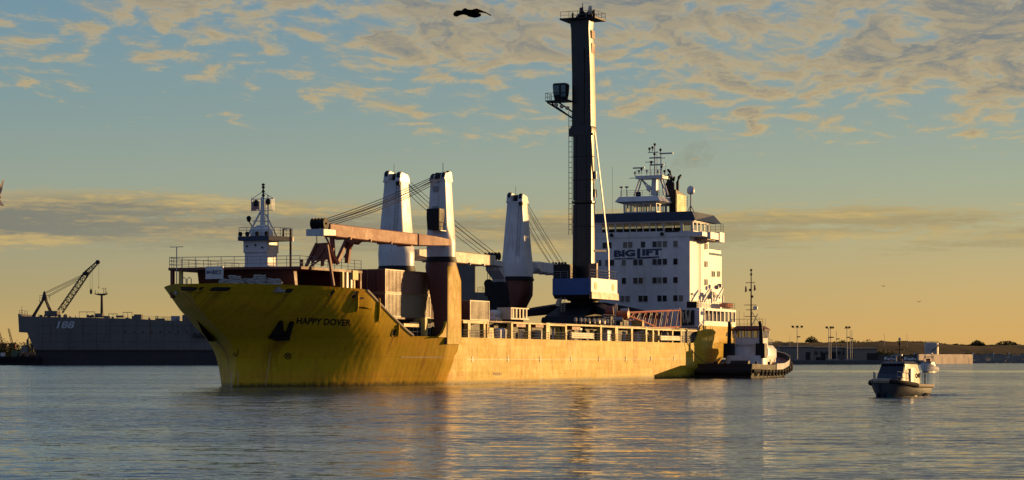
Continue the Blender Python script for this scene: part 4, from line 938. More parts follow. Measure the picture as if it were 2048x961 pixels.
    for px, y in ((1237, 335), (1343, 330)):
        m = MB(); m.tube((tm-3, Q(px), 27.2), (tm-3, Q(px), Z(y)), .022, 4); m.build('whip_antenna', STEEL, ss, flip=True)
    # satellite dome on its tripod
    td = 139.5; q = q_of(1381.5, td); zc = z_of(380, td, 8)
    m = MB(); m.lathe([(.35, -.75), (.62, -.5), (.66, 0), (.56, .38), (.35, .6), (.05, .7)], (td, q, zc), 18); dm = m.build('satellite_dome', WHITE, ss, flip=True)
    m = MB(); m.tube((td, q, 27.2), (td, q, zc-.7), .12, 8)
    for dx, dy in ((-.8, -.6), (.8, -.5), (0, .9)): m.tube((td+dx, q+dy, 27.2), (td, q, zc-2.6), .07, 6)
    m.build('dome_tripod', STEEL, ss, flip=True)
    m = MB(); m.ladder((td-.3, q-.7, zc-2.9), (td-.3, q-.7, zc-1.0), (0, 1, 0), .5, .35, .03); m.build('ladder', STEEL, ss, flip=True)
    # rescue boat, davits on the stern gallery
    def at(px, py, q): t = t_of(px, q); return Vector((t, q, z_of(py, t, q)))
    m = MB(); p = at(1452, 609, 11.3)
    m.ring([[(p.x-2.4+i*.8, p.y+.9*c_*[.3, .8, 1, 1, 1, .9, .5][i], p.z-.1+.6*s_*[.5, .9, 1, 1, 1, 1, .8][i]) for c_, s_ in ((1, .3), (.8, -.6), (0, -1), (-.8, -.6), (-1, .3), (0, .6))] for i in range(7)])
    m.build('rescue_boat', ORANGE, ss, flip=True)
    for a, b in (((1407, 600), (1420, 579)), ((1420, 579), (1411, 590)), ((1432, 602), (1446, 577)), ((1446, 577), (1440, 592)), ((1424, 603), (1424, 583)), ((1428, 603), (1430, 585)), ((1446, 605), (1446, 592))):
        m = MB(); m.bar(at(*a, 11.4), at(*b, 11.4), .24); m.build('davit_arm', WHITE, ss, flip=True, smooth=False)
    for px, py in ((1424, 588), (1429, 592), (1433, 575), (1439, 572), (1420, 594), (1437, 594)):
        p = at(px, py, 11.2); m = MB(); m.lathe([(.15, -.35), (.4, -.2), (.4, .25), (.15, .35)], tuple(p), 10); m.build('davit_winch', STEEL, ss, flip=True)
build_superstructure()
# ------------------------------------------------------------------ cargo on deck
def ship_thing(name, label, cat, t, q, z, group=None, rz=0.0):
    return thing(name, label, cat, S(t, q, z), TH+rz, group)
def SV(t, q, z, o):                                   # ship coordinates relative to a thing standing at o
    return (t-o[0], q-o[1], z-o[2])

CONT = {}
def container_mesh(L, body, key):
    """corrugated steel box, base centred on the forward port corner edge: x 0..L aft, y 0..-2.44 inboard"""
    Wd, Hh = 2.44, 2.75 if L > 8 else 2.55
    m = MB(); d = 0.05; n = int((L-.3)/.36)
    def corr(side):
        vs = []; x = .15; q = 0 if side > 0 else -Wd; s_ = -1 if side > 0 else 1
        step = (L-.3)/n
        for k in range(n):
            a = .15+k*step
            for f, dd in ((0, 0), (.28, 0), (.5, 1), (.78, 1)): vs.append((a+f*step, q+s_*(d*dd+.02)))
        vs.append((L-.15, q+s_*.02)); o = [(x_, y_, .15) for x_, y_ in vs]+[(x_, y_, Hh-.12) for x_, y_ in vs]; c = len(vs)
        m.add(o, [(i, i+1, c+i+1, c+i) for i in range(c-1)])
    corr(1); corr(-1)
    for z0, z1 in ((0, .16), (Hh-.13, Hh)):
        m.box(0, L, -.12, 0, z0, z1); m.box(0, L, -Wd, -Wd+.12, z0, z1)
    m.box(.12, L-.12, -Wd+.1, -.1, Hh-.07, Hh-.02); m.box(.1, .16, -Wd+.1, -.1, .1, Hh-.1); m.box(L-.16, L-.1, -Wd+.1, -.1, .1, Hh-.1)
    for x in (0, L-.16):
        for y in (-.16, -Wd): m.box(x, x+.16, y, y+.16, .16, Hh-.13)
        m.box(x, x+.16, -Wd+.16, -.16, 0, .16); m.box(x, x+.16, -Wd+.16, -.16, Hh-.13, Hh)
    dr = MB()                                           # door end faces forward
    for k in range(2):
        y0 = -Wd/2-.01 if k else -.14; dr.box(.02, .09, y0-(Wd/2-.16), y0, .18, Hh-.15)
    bars = MB()
    for y in (-.45, -.85, -Wd+.85, -Wd+.45): bars.tube((0, y, .15), (0, y, Hh-.14), .025, 5)
    return m, dr, bars, Hh
def container(t, q, z, L, mat_, label, group='stacked freight containers'):
    e = ship_thing('freight_container', label, 'container', t, q, z, group)
    key = (L > 8)
    if (key, 'c') not in CONT:
        m, dr, bars, Hh = container_mesh(L, mat_, key)
        CONT[(key, 'c')] = (m, dr, bars)
    m, dr, bars = CONT[(key, 'c')]
    m.build('container_body', mat_, e, flip=True, sharp=20); dr.build('container_door', CC_, e, flip=True, smooth=False); bars.build('locking_bar', mat_, e, flip=True)  # forward door end in darker oxide, standing in for its shade
    return e
CA_ = paint('container_tan', (0.27, 0.13, 0.07), 0.40, 0.5, (0.22, 0.10, 0.05), streaks=0.55)
CB_ = paint('container_faded_cream', (0.29, 0.21, 0.11), 0.40, 0.5, (0.24, 0.14, 0.08), streaks=0.5)
CC_ = paint('container_oxide', (0.13, 0.03, 0.02), 0.5, 0.4, (0.1, 0.04, 0.02), streaks=0.3)
zc0 = 8.02
container(17.7, 10.9, zc0+2.78, 12.19, CA_, 'tan ribbed container on top of the pile just ahead of the port crane column')
container(17.7, 10.9, zc0, 12.19, CB_, 'cream ribbed container at the bottom of the pile just ahead of the port crane column')
for i in range(2):
    container(17.7, 8.35-i*2.55, zc0+2.78, 12.19, CC_, ('dark red container on the upper layer, second from the rail ahead of the column', 'dark red container on the upper layer, third from the rail ahead of the column')[i])
    container(17.7, 8.35-i*2.55, zc0, 12.19, CC_, ('dark red container on the lower layer, second from the rail ahead of the column', 'dark red container on the lower layer, third from the rail ahead of the column')[i])
container(31.0, 8.2, zc0+2.78, 6.06, CA_, 'short tan container peeping out behind the port crane column, upper layer')
container(31.0, 8.2, zc0, 6.06, CC_, 'short dark red container under the tan one behind the port crane column')
container(43.0, 10.2, zc0, 6.06, CB_, 'lone cream ribbed container just aft of the tall yellow column')
container(38.2, 7.4, zc0, 6.06, CC_, 'dark container just behind the yellow column with its end in shade')

# white slotted rack
e = ship_thing('slotted_rack', 'white open box with upright slots on the rail of the main deck', 'rack', t_of(1022, 11.4), 11.4, 8.3)
m = MB(); L = t_of(1058, 11.4)-t_of(1022, 11.4); H_ = 1.55
m.box(0, L, -2, 0, 0, .18); m.box(0, L, -2, 0, H_-.14, H_); m.box(0, .2, -2, 0, .18, H_-.14)
m.build('rack_frame', CREAM, e, flip=True, smooth=False)
for k in range(5):
    x = .2+(L-.4)*(k+.5)/5; m = MB(); m.box(x-.22, x+.22, -.1, -.01, .18, H_-.14); m.build('slat', CREAM, e, flip=True, smooth=False)
m = MB(); m.box(.2, L, -1.9, -1.7, .18, H_-.14); m.build('back_panel', DARK, e, flip=True, smooth=False)
# stacked white tanks behind it
for k, (px, py) in enumerate(((986, 627), (986, 636))):
    t = t_of(px-2, 9.5); e = ship_thing('deck_tank', ('upper', 'lower')[k]+' of two white round-ended tanks between the cream container and the dark crane column', 'tank', t, 9.5, z_of(py, t, 9.5)-.5)
    m = MB(); m.path([(-.2, 0, .45), (0, 0, .45), (2.2, 0, .45), (2.4, 0, .45)], [.2, .5, .5, .2], 14); m.build('tank_shell', WHITE, e, flip=True)
    m = MB(); m.box(.2, .5, -.5, .5, -.1, .2); m.build('saddle', YPOST, e, flip=True, smooth=False); m = MB(); m.box(1.7, 2.0, -.5, .5, -.1, .2); m.build('saddle', YPOST, e, flip=True, smooth=False)

# ------------------------------------------------------------------ mobile harbour crane carried as cargo
def build_harbour_crane():
    T, Q0, Z0 = 109.0, 0.0, 8.0
    hc = ship_thing('harbour_crane', 'tall grey mobile harbour crane standing on deck with a blue machinery platform', 'harbour crane', T, Q0, Z0)
    def b(mb, name, mt, par=hc, **k): return mb.build(name, mt, par, flip=True, **k)
    # chassis, sloping outrigger beams (covered) reaching the deck
    m = MB(); m.ring([[(-9, -3.4, .3), (-9, 3.4, .3), (9, 3.4, .3), (9, -3.4, .3)], [(-8.5, -3.2, 1.6), (-8.5, 3.2, 1.6), (8.5, 3.2, 1.6), (8.5, -3.2, 1.6)], [(-3.5, -2.8, 3.3), (-3.5, 2.8, 3.3), (3.5, 2.8, 3.3), (3.5, -2.8, 3.3)]])
    b(m, 'chassis', BLACK, smooth=False)
    for sx in (-1, 1):
        for sy in (-1, 1):
            m = MB(); m.ring([[(sx*1.0, sy*2-1.0, 2.2), (sx*1.0, sy*2+1.0, 2.2), (sx*1.0, sy*2+1.0, 3.9), (sx*1.0, sy*2-1.0, 3.9)], [(sx*5, sy*5-.9, 1.9), (sx*5, sy*5+.9, 1.9), (sx*5, sy*5+.9, 3.2), (sx*5, sy*5-.9, 3.2)], [(sx*9.5, sy*8.6-.8, 1.4), (sx*9.5, sy*8.6+.8, 1.4), (sx*9.5, sy*8.6+.8, 2.2), (sx*9.5, sy*8.6-.8, 2.2)]])
            b(m, 'outrigger', BLACK, smooth=False)
            m = MB(); m.tube((sx*9.2, sy*8.4, 0), (sx*9.2, sy*8.4, 1.5), .35, 10); m.box(sx*9.2-.9, sx*9.2+.9, sy*8.4-.9, sy*8.4+.9, -.02, .2); b(m, 'outrigger_foot', BLACK)
    for sy in (-1, 1):
        for k in range(8):
            m = MB(); m.disc((-7.7+k*2.2, sy*3.6, .75), (0, 1, 0), .75, .5, 16); m.disc((-7.7+k*2.2, sy*3.6, .75), (0, 1, 0), .3, .56, 10, m=1); b(m, 'wheel', [RUBBER, STEEL])
    m = MB(); m.lathe([(2.2, 3.0), (2.2, 4.1), (2.7, 4.2), (2.7, 4.5)], n=28); b(m, 'slewing_ring', BLACK)
    # platform body: blue, with a white sheet painting the sun's glare on the port face
    x0, x1 = -5.9, 6.0; zb, zt = 4.45, 7.5
    m = MB(); bl = [(x0, -3.0), (x0, 3.0), (x0+.3, 3.1), (x1-.3, 3.1), (x1, 2.8), (x1, -3.0)]
    m.ring([[(x, y, zb+.5) for x, y in bl], [(x, y, zt) for x, y in bl]], 0)
    m.ring([[(x*.93, y*.93, zb-.1) for x, y in bl], [(x*.99, y*.99, zb+.52) for x, y in bl]], 1); b(m, 'machinery_platform', [CBLUE, BLACK], sharp=20)
    m = MB(); m.box(x0+.3, x1-.2, 3.08, 3.32, zb+.95, zt+.02); b(m, 'lit_side_sheet', WHITE, smooth=False)
    m = MB(); m.ring([[(x0+.15, 3.0, zb-.1), (x0+.15, 3.5, zb-.1), (x1+.1, 3.5, zb-.1), (x1+.1, 3.0, zb-.1)], [(x0+.2, 3.05, zb+.95), (x0+.2, 3.45, zb+.95), (x1, 3.45, zb+.95), (x1, 3.05, zb+.95)]]); b(m, 'side_sheet_base', CA_, smooth=False)
    for xx in (-3.8, 3.9):
        m = MB(); m.disc((xx, 3.34, zb+1.9), (0, 1, 0), .62, .05, 20); b(m, 'round_cover', YPOST)
    m = MB(); m.rail([(x0+.2, 3.2, zt), (x1-.1, 3.2, zt), (x1-.1, -2.9, zt)], 1.3, 3, 1.5, .035); b(m, 'railing', STEEL)
    m = MB(); m.rail([(x0+.1, -2.9, zt), (x0+.1, -.5, zt)], 1.1, 3, 1.2, .03); b(m, 'railing', STEEL)
    m = MB(); m.box(-5.5, -2.5, -3.0, -.4, zt, zt+2.2); b(m, 'machine_house', BLACK)
    m = MB(); m.box(-2.5, -1.9, 1.7, 3.0, zt, zt+2.4); b(m, 'switch_cabinet', CA_, smooth=False)
    m = MB(); m.path([(-5.8, -2.2, 3.3), (-5.9, -1.8, 4.3)], .4, 8); b(m, 'cable_drum', CREAM)
    m = MB(); m.ladder((-6.1, -1.2, .3), (-6.0, -1.2, 4.6), (0, 1, 0), .6, .35, .04); b(m, 'ladder', CREAM)
    # tower
    tx, ty = .2, 0.0; tz = Z0
    def zz(py): return z_of(py, T, 0)-Z0
    zk = zz(268)
    m = MB(); m.ring([shape_ring(tx-.35, ty, 2.5, 3.3, zt, 9, 32), shape_ring(tx-.45, ty, 2.2, 3.2, zz(520), 7, 32), shape_ring(tx-.45, ty, 2.1, 3.15, zz(410), 6, 32)]); b(m, 'tower_foot', GREYT, sharp=20)
    m = MB(); m.ring([shape_ring(tx-.45, ty, 2.4, 3.5, zz(405)-.12, 6, 32), shape_ring(tx-.45, ty, 2.4, 3.5, zz(405)+.12, 6, 32)]); b(m, 'tower_flange', GREYT)
    m = MB(); m.ring([shape_ring(tx-.45, ty, 2.1, 3.15, zz(402), 6, 32), shape_ring(tx-.45, ty, 2.1, 3.1, zk-.3, 6, 32)]); b(m, 'tower_lower', GREYT, sharp=20)
    m = MB(); m.ring([shape_ring(tx-.35, ty-.25, 2.5, 3.9, zk-.35, 12, 32), shape_ring(tx-.35, ty-.25, 2.5, 3.9, zk+.6, 12, 32), shape_ring(tx-.3, ty-.1, 2.5, 3.4, zk+1.1, 12, 32)]); b(m, 'boom_hinge_collar', GREYT, sharp=20)
    m = MB(); m.ring([shape_ring(tx-.3, ty, 2.5, 3.2, zk+1.0, 16, 32), shape_ring(tx-.3, ty-.1, 2.4, 3.1, zz(150), 16, 32), shape_ring(tx-.3, ty-.35, 2.2, 3.0, zz(60), 16, 32), shape_ring(tx-.3, ty-.4, 2.3, 3.3, zz(42), 16, 32)]); b(m, 'tower_upper', GREYT, sharp=20)
    for y_ in (-.9, .9):
        m = MB(); m.tube((tx-1.52, y_, zt+2), (tx-1.50, y_*.9, zk-.5), .05, 5); b(m, 'service_pipe', BLACK)
    for f in (.2, .36, .52, .68, .84):
        z_ = zt+(zk-zt)*f; m = MB(); m.ring([shape_ring(tx-.45, ty, 2.16, 3.26, z_-.05, 6, 24), shape_ring(tx-.45, ty, 2.16, 3.26, z_+.05, 6, 24)]); b(m, 'tower_band', BLACK)
    m = MB(); m.box(tx-1.68, tx-1.45, -.3, .5, zz(250), zz(100)); b(m, 'rope_duct', GREYT, smooth=False)
    for y0, y1 in ((62, 78), (88, 108)):
        m = MB(); m.box(tx-.5, tx+.9, 1.28, 1.36, zz(y1), zz(y0)); b(m, 'warning_panel', RUST, smooth=False)
    for px, py in ((0, 350), (0, 386)):
        m = MB(); m.box(tx-.3, tx+.4, 1.62, 1.85, zz(py)-.7, zz(py)+.5); b(m, 'junction_box', STEEL)
    # head
    zh = zz(40)
    m = MB(); m.prism([(-2.2, -3.3), (-2.2, 2.6), (2.2, 2.8), (2.2, -3.3)], 'z', zh-.15, zh+.1); b(m, 'head_platform', BLACK, smooth=False)
    m = MB(); m.rail([(-2.1, -3.2, zh), (-2.1, 2.5, zh)], 1.1, 2, 1.4, .035); b(m, 'railing', STEEL)
    m = MB(); m.rail([(2.1, -3.2, zh), (2.1, 2.7, zh), (-2.1, 2.5, zh)], 1.1, 2, 1.4, .035); b(m, 'railing', STEEL)
    for k, (y, z_, r) in enumerate(((-1.9, .6, .62), (-.6, 1.1, .8), (-.3, 1.2, .8), (.9, 1.35, .75), (1.15, 1.35, .75))):
        m = MB(); m.disc((tx-.4, y, zh+z_), (.5, 1, 0), r, .22, 20); b(m, 'sheave', BLACK if k < 3 else CREAM)
    m = MB(); m.prism([(-2.0, zh), (1.4, zh), (1.0, zh+1.9), (.2, zh+1.0), (-.4, zh+1.6), (-1.2, zh+.9)], 'x', tx-.1, tx+.1); b(m, 'head_frame', BLACK, smooth=False)
    m = MB(); m.prism([(-1.5, zh), (1.5, zh), (1.2, zh+1.7), (.4, zh+1.2), (-.9, zh+1.5)], 'x', tx+.9, tx+1.1); b(m, 'head_frame', BLACK, smooth=False)
    m = MB(); m.tube((tx, -.4, zh+1), (tx, -.4, zh+2.7), .06, 6); b(m, 'antenna', BLACK)
    # long ladder with hoops down the starboard edge
    m = MB(); m.ladder((tx-1.2, -1.95, zz(470)), (tx-1.2, -1.95, zz(222)), (0, 1, 0), .55, .8, .05); b(m, 'ladder', BLACK)
    # operator's cab on its bracket
    cz = zz(204); cb_ = sub('operator_cab', hc, (0, 0, 0))
    m = MB(); m.ring([shape_ring(-2.1, -3.1, 1.6, 1.7, cz+.1, 9, 20), shape_ring(-2.1, -3.1, 1.8, 2.1, cz+1.2, 9, 20), shape_ring(-2.1, -3.1, 1.8, 2.3, cz+2.5, 9, 20), shape_ring(-2.1, -3.1, 1.6, 2.0, cz+2.75, 9, 20)]); b(m, 'cab_body', BLACK, cb_)
    cg = paint('cab_green_glass', (0.03, 0.10, 0.10), 0.12, 0.1, spec=0.9)
    m = MB(); m.ring([[(-3.12, -4.0, cz+.9), (-3.12, -3.0, cz+.9), (-3.08, -3.0, cz+.9), (-3.08, -4.0, cz+.9)], [(-3.14, -4.1, cz+2.4), (-3.14, -3.0, cz+2.4), (-3.10, -3.0, cz+2.4), (-3.10, -4.1, cz+2.4)]]); b(m, 'cab_window', cg, cb_, smooth=False)
    m = MB(); m.box(-3.14, -3.1, -2.7, -1.95, cz+.5, cz+2.4); b(m, 'cab_window', cg, cb_, smooth=False)
    m = MB(); m.prism([(-3.4, -5.2), (-3.4, -1.4), (-.8, -1.4), (-.8, -5.2)], 'z', cz-.12, cz+.06); b(m, 'cab_platform', BLACK, cb_, smooth=False)
    m = MB(); m.rail([(-3.4, -1.5, cz), (-3.4, -5.2, cz), (-.8, -5.2, cz)], 1.2, 2, .9, .035); b(m, 'railing', BLACK, cb_)
    for a, c_ in (((-3.2, -5.0), (-1.2, -1.6)), ((-1.2, -5.0), (-1.2, -1.6)), ((-2.4, -3.4), (-1.2, -1.6))):
        m = MB(); m.bar((a[0], a[1], cz-.2), (c_[0], c_[1], cz-2.6 if a[1] < -4 else cz-1.6), .2); b(m, 'bracket', BLACK, cb_, smooth=False)
    for k in range(3):
        m = MB(); m.lathe([(.15, -.2), (.32, 0), (.32, .3), (.1, .35)], (-2.9+k*.6, -3.6+k*.7, cz-.75-k*.2), 10); b(m, 'floodlight', CREAM, cb_)
    # raking strut and its stays on the port side
    def P(px, py, q): t = t_of(px, q); return (t-T, q-Q0, z_of(py, t, q)-Z0)
    A = P(1190, 266, 2.0); B = P(1217, 502, 2.9); C_ = P(1218, 559, 2.9); D = P(1188, 502, 1.6)
    m = MB(); m.bar(A, B, .12, .42); b(m, 'raking_strut', WHITE)
    m = MB(); m.bar(D, B, .12, .3); b(m, 'strut_link', CREAM)
    m = MB(); m.bar(B, C_, .12, .36); b(m, 'strut_post', WHITE)
    m = MB(); m.tube(P(1196, 519, 3.0), P(1196, 557, 3.0), .08, 6); b(m, 'vent_pipe', STEEL)
build_harbour_crane()

# lattice boom lying along the port side, red chords with white bracing
def build_boom():
    def P(px, py, q): t = t_of(px, q); return Vector((t, q, z_of(py, t, q)))
    o = Vector((104, 10.4, 8.2))
    e = ship_thing('lattice_boom', 'red and white lattice crane boom laid along the port side of the deck', 'crane boom', o.x, o.y, o.z)
    RW = paint('red_and_cream_boom', (0.50, 0.12, 0.06), .45, .3, (.5, .4, .3))
    q0, q1 = 10.9, 9.3
    tops = [(1258, 626), (1300, 624), (1361, 621)]; bots = [(1256, 632), (1288, 644), (1315, 656), (1361, 654)]
    for q in (q0, q1):
        m = MB(); m.path([P(px, py, q0)+Vector((0, q-q0, 0))-o for px, py in tops], .13, 6); m.build('boom_chord', RW, e, flip=True)
        m = MB(); m.path([P(px, py, q0)+Vector((0, q-q0, 0))-o for px, py in bots], .13, 6); m.build('boom_chord', RW, e, flip=True)
    n = 9
    for i in range(n):
        for a, b_ in (((i+.15)/n, (i+.6)/n), ((i+1.05)/n, (i+.6)/n)):
            def top(f): px = 1262+(1361-1262)*min(f, 1); return P(px, 626-5*min(f, 1), q0)
            def bot(f):
                px = 1260+(1361-1260)*min(f, 1); py = 634+(656-634)*min((px-1260)/55, 1)-2*max((px-1315)/46, 0); return P(px, py, q0)
            for q in (0, q1-q0):
                m = MB(); m.tube(bot(a)+Vector((0, q, 0))-o, top(b_)+Vector((0, q, 0))-o, .07, 5); m.build('boom_brace', CREAM if i % 2 else RW, e, flip=True)
        f = (i+.6)/n; m = MB(); m.tube(top(f)-o, top(f)+Vector((0, q1-q0, 0))-o, .06, 5); m.build('boom_brace', RW, e, flip=True)
    m = MB(); p = P(1361, 638, q0)-o; m.bar(P(1361, 621, q0)-o, P(1361, 654, q0)-o, .14); m.build('boom_end_frame', RW, e, flip=True)
    m = MB(); c = P(1256, 629, q0)-o; m.disc(c+Vector((0, -.8, 0)), (0, 1, 0), .55, 1.8, 16); m.build('boom_foot', ORANGE, e, flip=True)
    for px in (1280, 1350):
        t = t_of(px, 10.5); mm = MB(); py = 641 if px < 1300 else 655; zt = z_of(py, t, 10.5); mm.box(t-.3-o.x, t+.3-o.x, -1.2, .6, 8.0-o.z, zt-o.z); mm.build('boom_rest', YPOST, e, flip=True, smooth=False)
build_boom()
# hose reel and loose gear ahead of the boom
def P3(px, py, q): t = t_of(px, q); return Vector((t, q, z_of(py, t, q)))
p = P3(1231.5, 617, 9.0); e = ship_thing('cable_reel', 'pale spoked cable reel standing ahead of the lattice boom', 'cable reel', p.x, p.y, 8.0)
m = MB(); m.torus((0, 0, p.z-8), (.7, 1, 0), .72, .1, 20, 6); m.build('reel_rim', CREAM, e, flip=True)
m = MB(); 
for k in range(8): a = k*math.pi/4; m.tube((0, 0, p.z-8), (.72*math.cos(a)*.8, -.72*math.cos(a)*.55, p.z-8+.72*math.sin(a)), .05, 5)
m.tube((0, 0, 0), (0, 0, p.z-8), .15, 8); m.build('reel_spokes', CREAM, e, flip=True)
rnd = random.Random(11)
gear = [(1245, 632, 'dark winch drum beside the cable reel'), (1238, 641, 'small dark engine case below the cable reel'), (1219, 619, 'round-ended steel cylinder left of the cable reel'), (1250, 623, 'black hoist block just left of the boom foot')]
for px, py, lb in gear:
    p = P3(px, py, 9.6); zb = 8.0; e = ship_thing('deck_winch', lb, 'deck machinery', p.x, p.y, zb)
    h = max(p.z-zb+.5, .8); m = MB(); m.box(-.5, .5, -.4, .4, 0, h*.5); m.build('winch_bed', BLACK, e, flip=True)
    m = MB(); m.disc((0, 0, h*.72), (.3, 1, .1), h*.24+.1, 1.2, 14); m.build('winch_drum', RUST if px % 2 else STEEL, e, flip=True)
for k in range(9):                                     # row of bright bollard-like lashing pots on the hatch edge
    px = 1150+k*9+rnd.random()*3; p = P3(px, 637+rnd.random()*3, 10.0); e = ship_thing('lashing_pot', 'small pale lashing pot in the row on the hatch edge below the blue platform', 'lashing pot', p.x, p.y, 8.0, 'lashing pots along the hatch edge')
    m = MB(); m.lathe([(.2, 0), (.2, .25), (.12, .3)], n=8); m.build('pot_base', BLACK, e, flip=True); m = MB(); m.lathe([(.1, .3), (.24, .5), (.24, .85), (.1, 1.0)], n=8); m.build('pot_head', CREAM, e, flip=True)

# mooring rope heaps on the forecastle
for k, (px, wd, lb) in enumerate(((450, 1.7, 'heap of pale mooring rope nearest the sign board'), (470, 2.3, 'tall heap of pale mooring rope, second from the sign board'), (500, 2.6, 'broad heap of pale mooring rope below the mast house'), (520, 2.0, 'high heap of grey mooring rope right of the broad one'), (548, 2.2, 'low grey heap of mooring rope farthest aft'))):
    t = -1.0 if k < 2 else 0.2; q = q_of(px, t); z0 = 10.25; zt = z_of((558, 552, 557, 550, 558)[k], t, q)
    e = ship_thing('mooring_rope', lb, 'rope heap', t, q, z0); rr = random.Random(k); m = MB()
    pts = []
    n = 90
    for i in range(n):
        a = i*.55; f = i/n; r = wd*.5*(1-.45*f)*(.75+.5*rr.random()); pts.append((r*.6*math.cos(a), r*math.sin(a), .1+(zt-z0-.2)*f**.8+.12*rr.random()))
    m.path(pts, .13, 6); m.build('rope_coil', ROPE, e, flip=True)
# flag on the foremast yard
e = ship_thing('courtesy_flag', 'small red striped flag with a dark canton flying from the foremast yard', 'flag', 8.3, -1.35, 20.05)
fm = bpy.data.materials.new('striped_flag'); fm.use_nodes = True; t_ = NT(fm.node_tree); b_ = t_.n['Principled BSDF']
oc = t_.node('ShaderNodeTexCoord').outputs['Object']; x_, y_, z_ = t_.node('ShaderNodeSeparateXYZ', i_0=oc).outputs
st = t_.math('GREATER_THAN', t_.math('FRACT', t_.math('MULTIPLY', z_, 6.5)), .5)
c_ = t_.mix(st, (.42, .03, .03, 1), (.55, .5, .45, 1))
cant = t_.math('MULTIPLY', t_.math('GREATER_THAN', z_, .46), t_.math('LESS_THAN', t_.math('ABSOLUTE', t_.math('SUBTRACT', y_, -.6)), .26))
c_ = t_.mix(cant, c_, (.01, .015, .06, 1)); t_.l.new(c_, b_.inputs['Base Color']); b_.inputs['Roughness'].default_value = .8
m = MB(); nx = 10; vs = []
for i in range(nx+1):
    for j in range(2): vs.append((-.12*math.sin(i*.9), 1.05*i/nx, j*1.0-.08*math.sin(i*.7)))
m.add(vs, [(2*i, 2*i+2, 2*i+3, 2*i+1) for i in range(nx)]); m.build('flag_cloth', fm, e, flip=True)
m = MB(); m.tube((0, 0, -.3), (0, 0, 1.6), .015, 4); m.build('halyard', CABLE, e, flip=True)
# ------------------------------------------------------------------ boats
def boat_hull(L, B, stations, name_mat, keel=-.6):
    """stations: (x fraction 0 stern..1 bow, half beam fraction at deck, half beam fraction at water, sheer z)"""
    m = MB(); rings = []
    for f, bd, bw, zs in stations:
        x = L*(f-.5); hb, hw = B/2*bd, B/2*bw
        xw = x-(.0 if f < .9 else L*.05*(f-.9)*10)
        rings.append([(x, hb, zs), (x, hb*.6+hw*.4+.02, zs*.5), (xw, hw, 0.05), (xw, hw*.5, keel), (xw, -hw*.5, keel), (xw, -hw, .05), (x, -hb*.6-hw*.4-.02, zs*.5), (x, -hb, zs)])
    n = 8; vs = [p for r in rings for p in r]; fs = []
    for i in range(len(rings)-1):
        for j in range(n-1): a = i*n+j; fs.append((a, a+1, a+n+1, a+n))
    fs.append(tuple(range(n))); fs.append(tuple(range((len(rings)-1)*n, len(rings)*n)))
    m.add(vs, fs); return m
def boat_deck(L, B, stations, dz=.0):
    m = MB(); vs = []
    for f, bd, bw, zs in stations: x = L*(f-.5); vs += [(x, B/2*bd-.05, zs+dz), (x, -B/2*bd+.05, zs+dz)]
    m.add(vs, [(2*i, 2*i+1, 2*i+3, 2*i+2) for i in range(len(stations)-1)]); return m

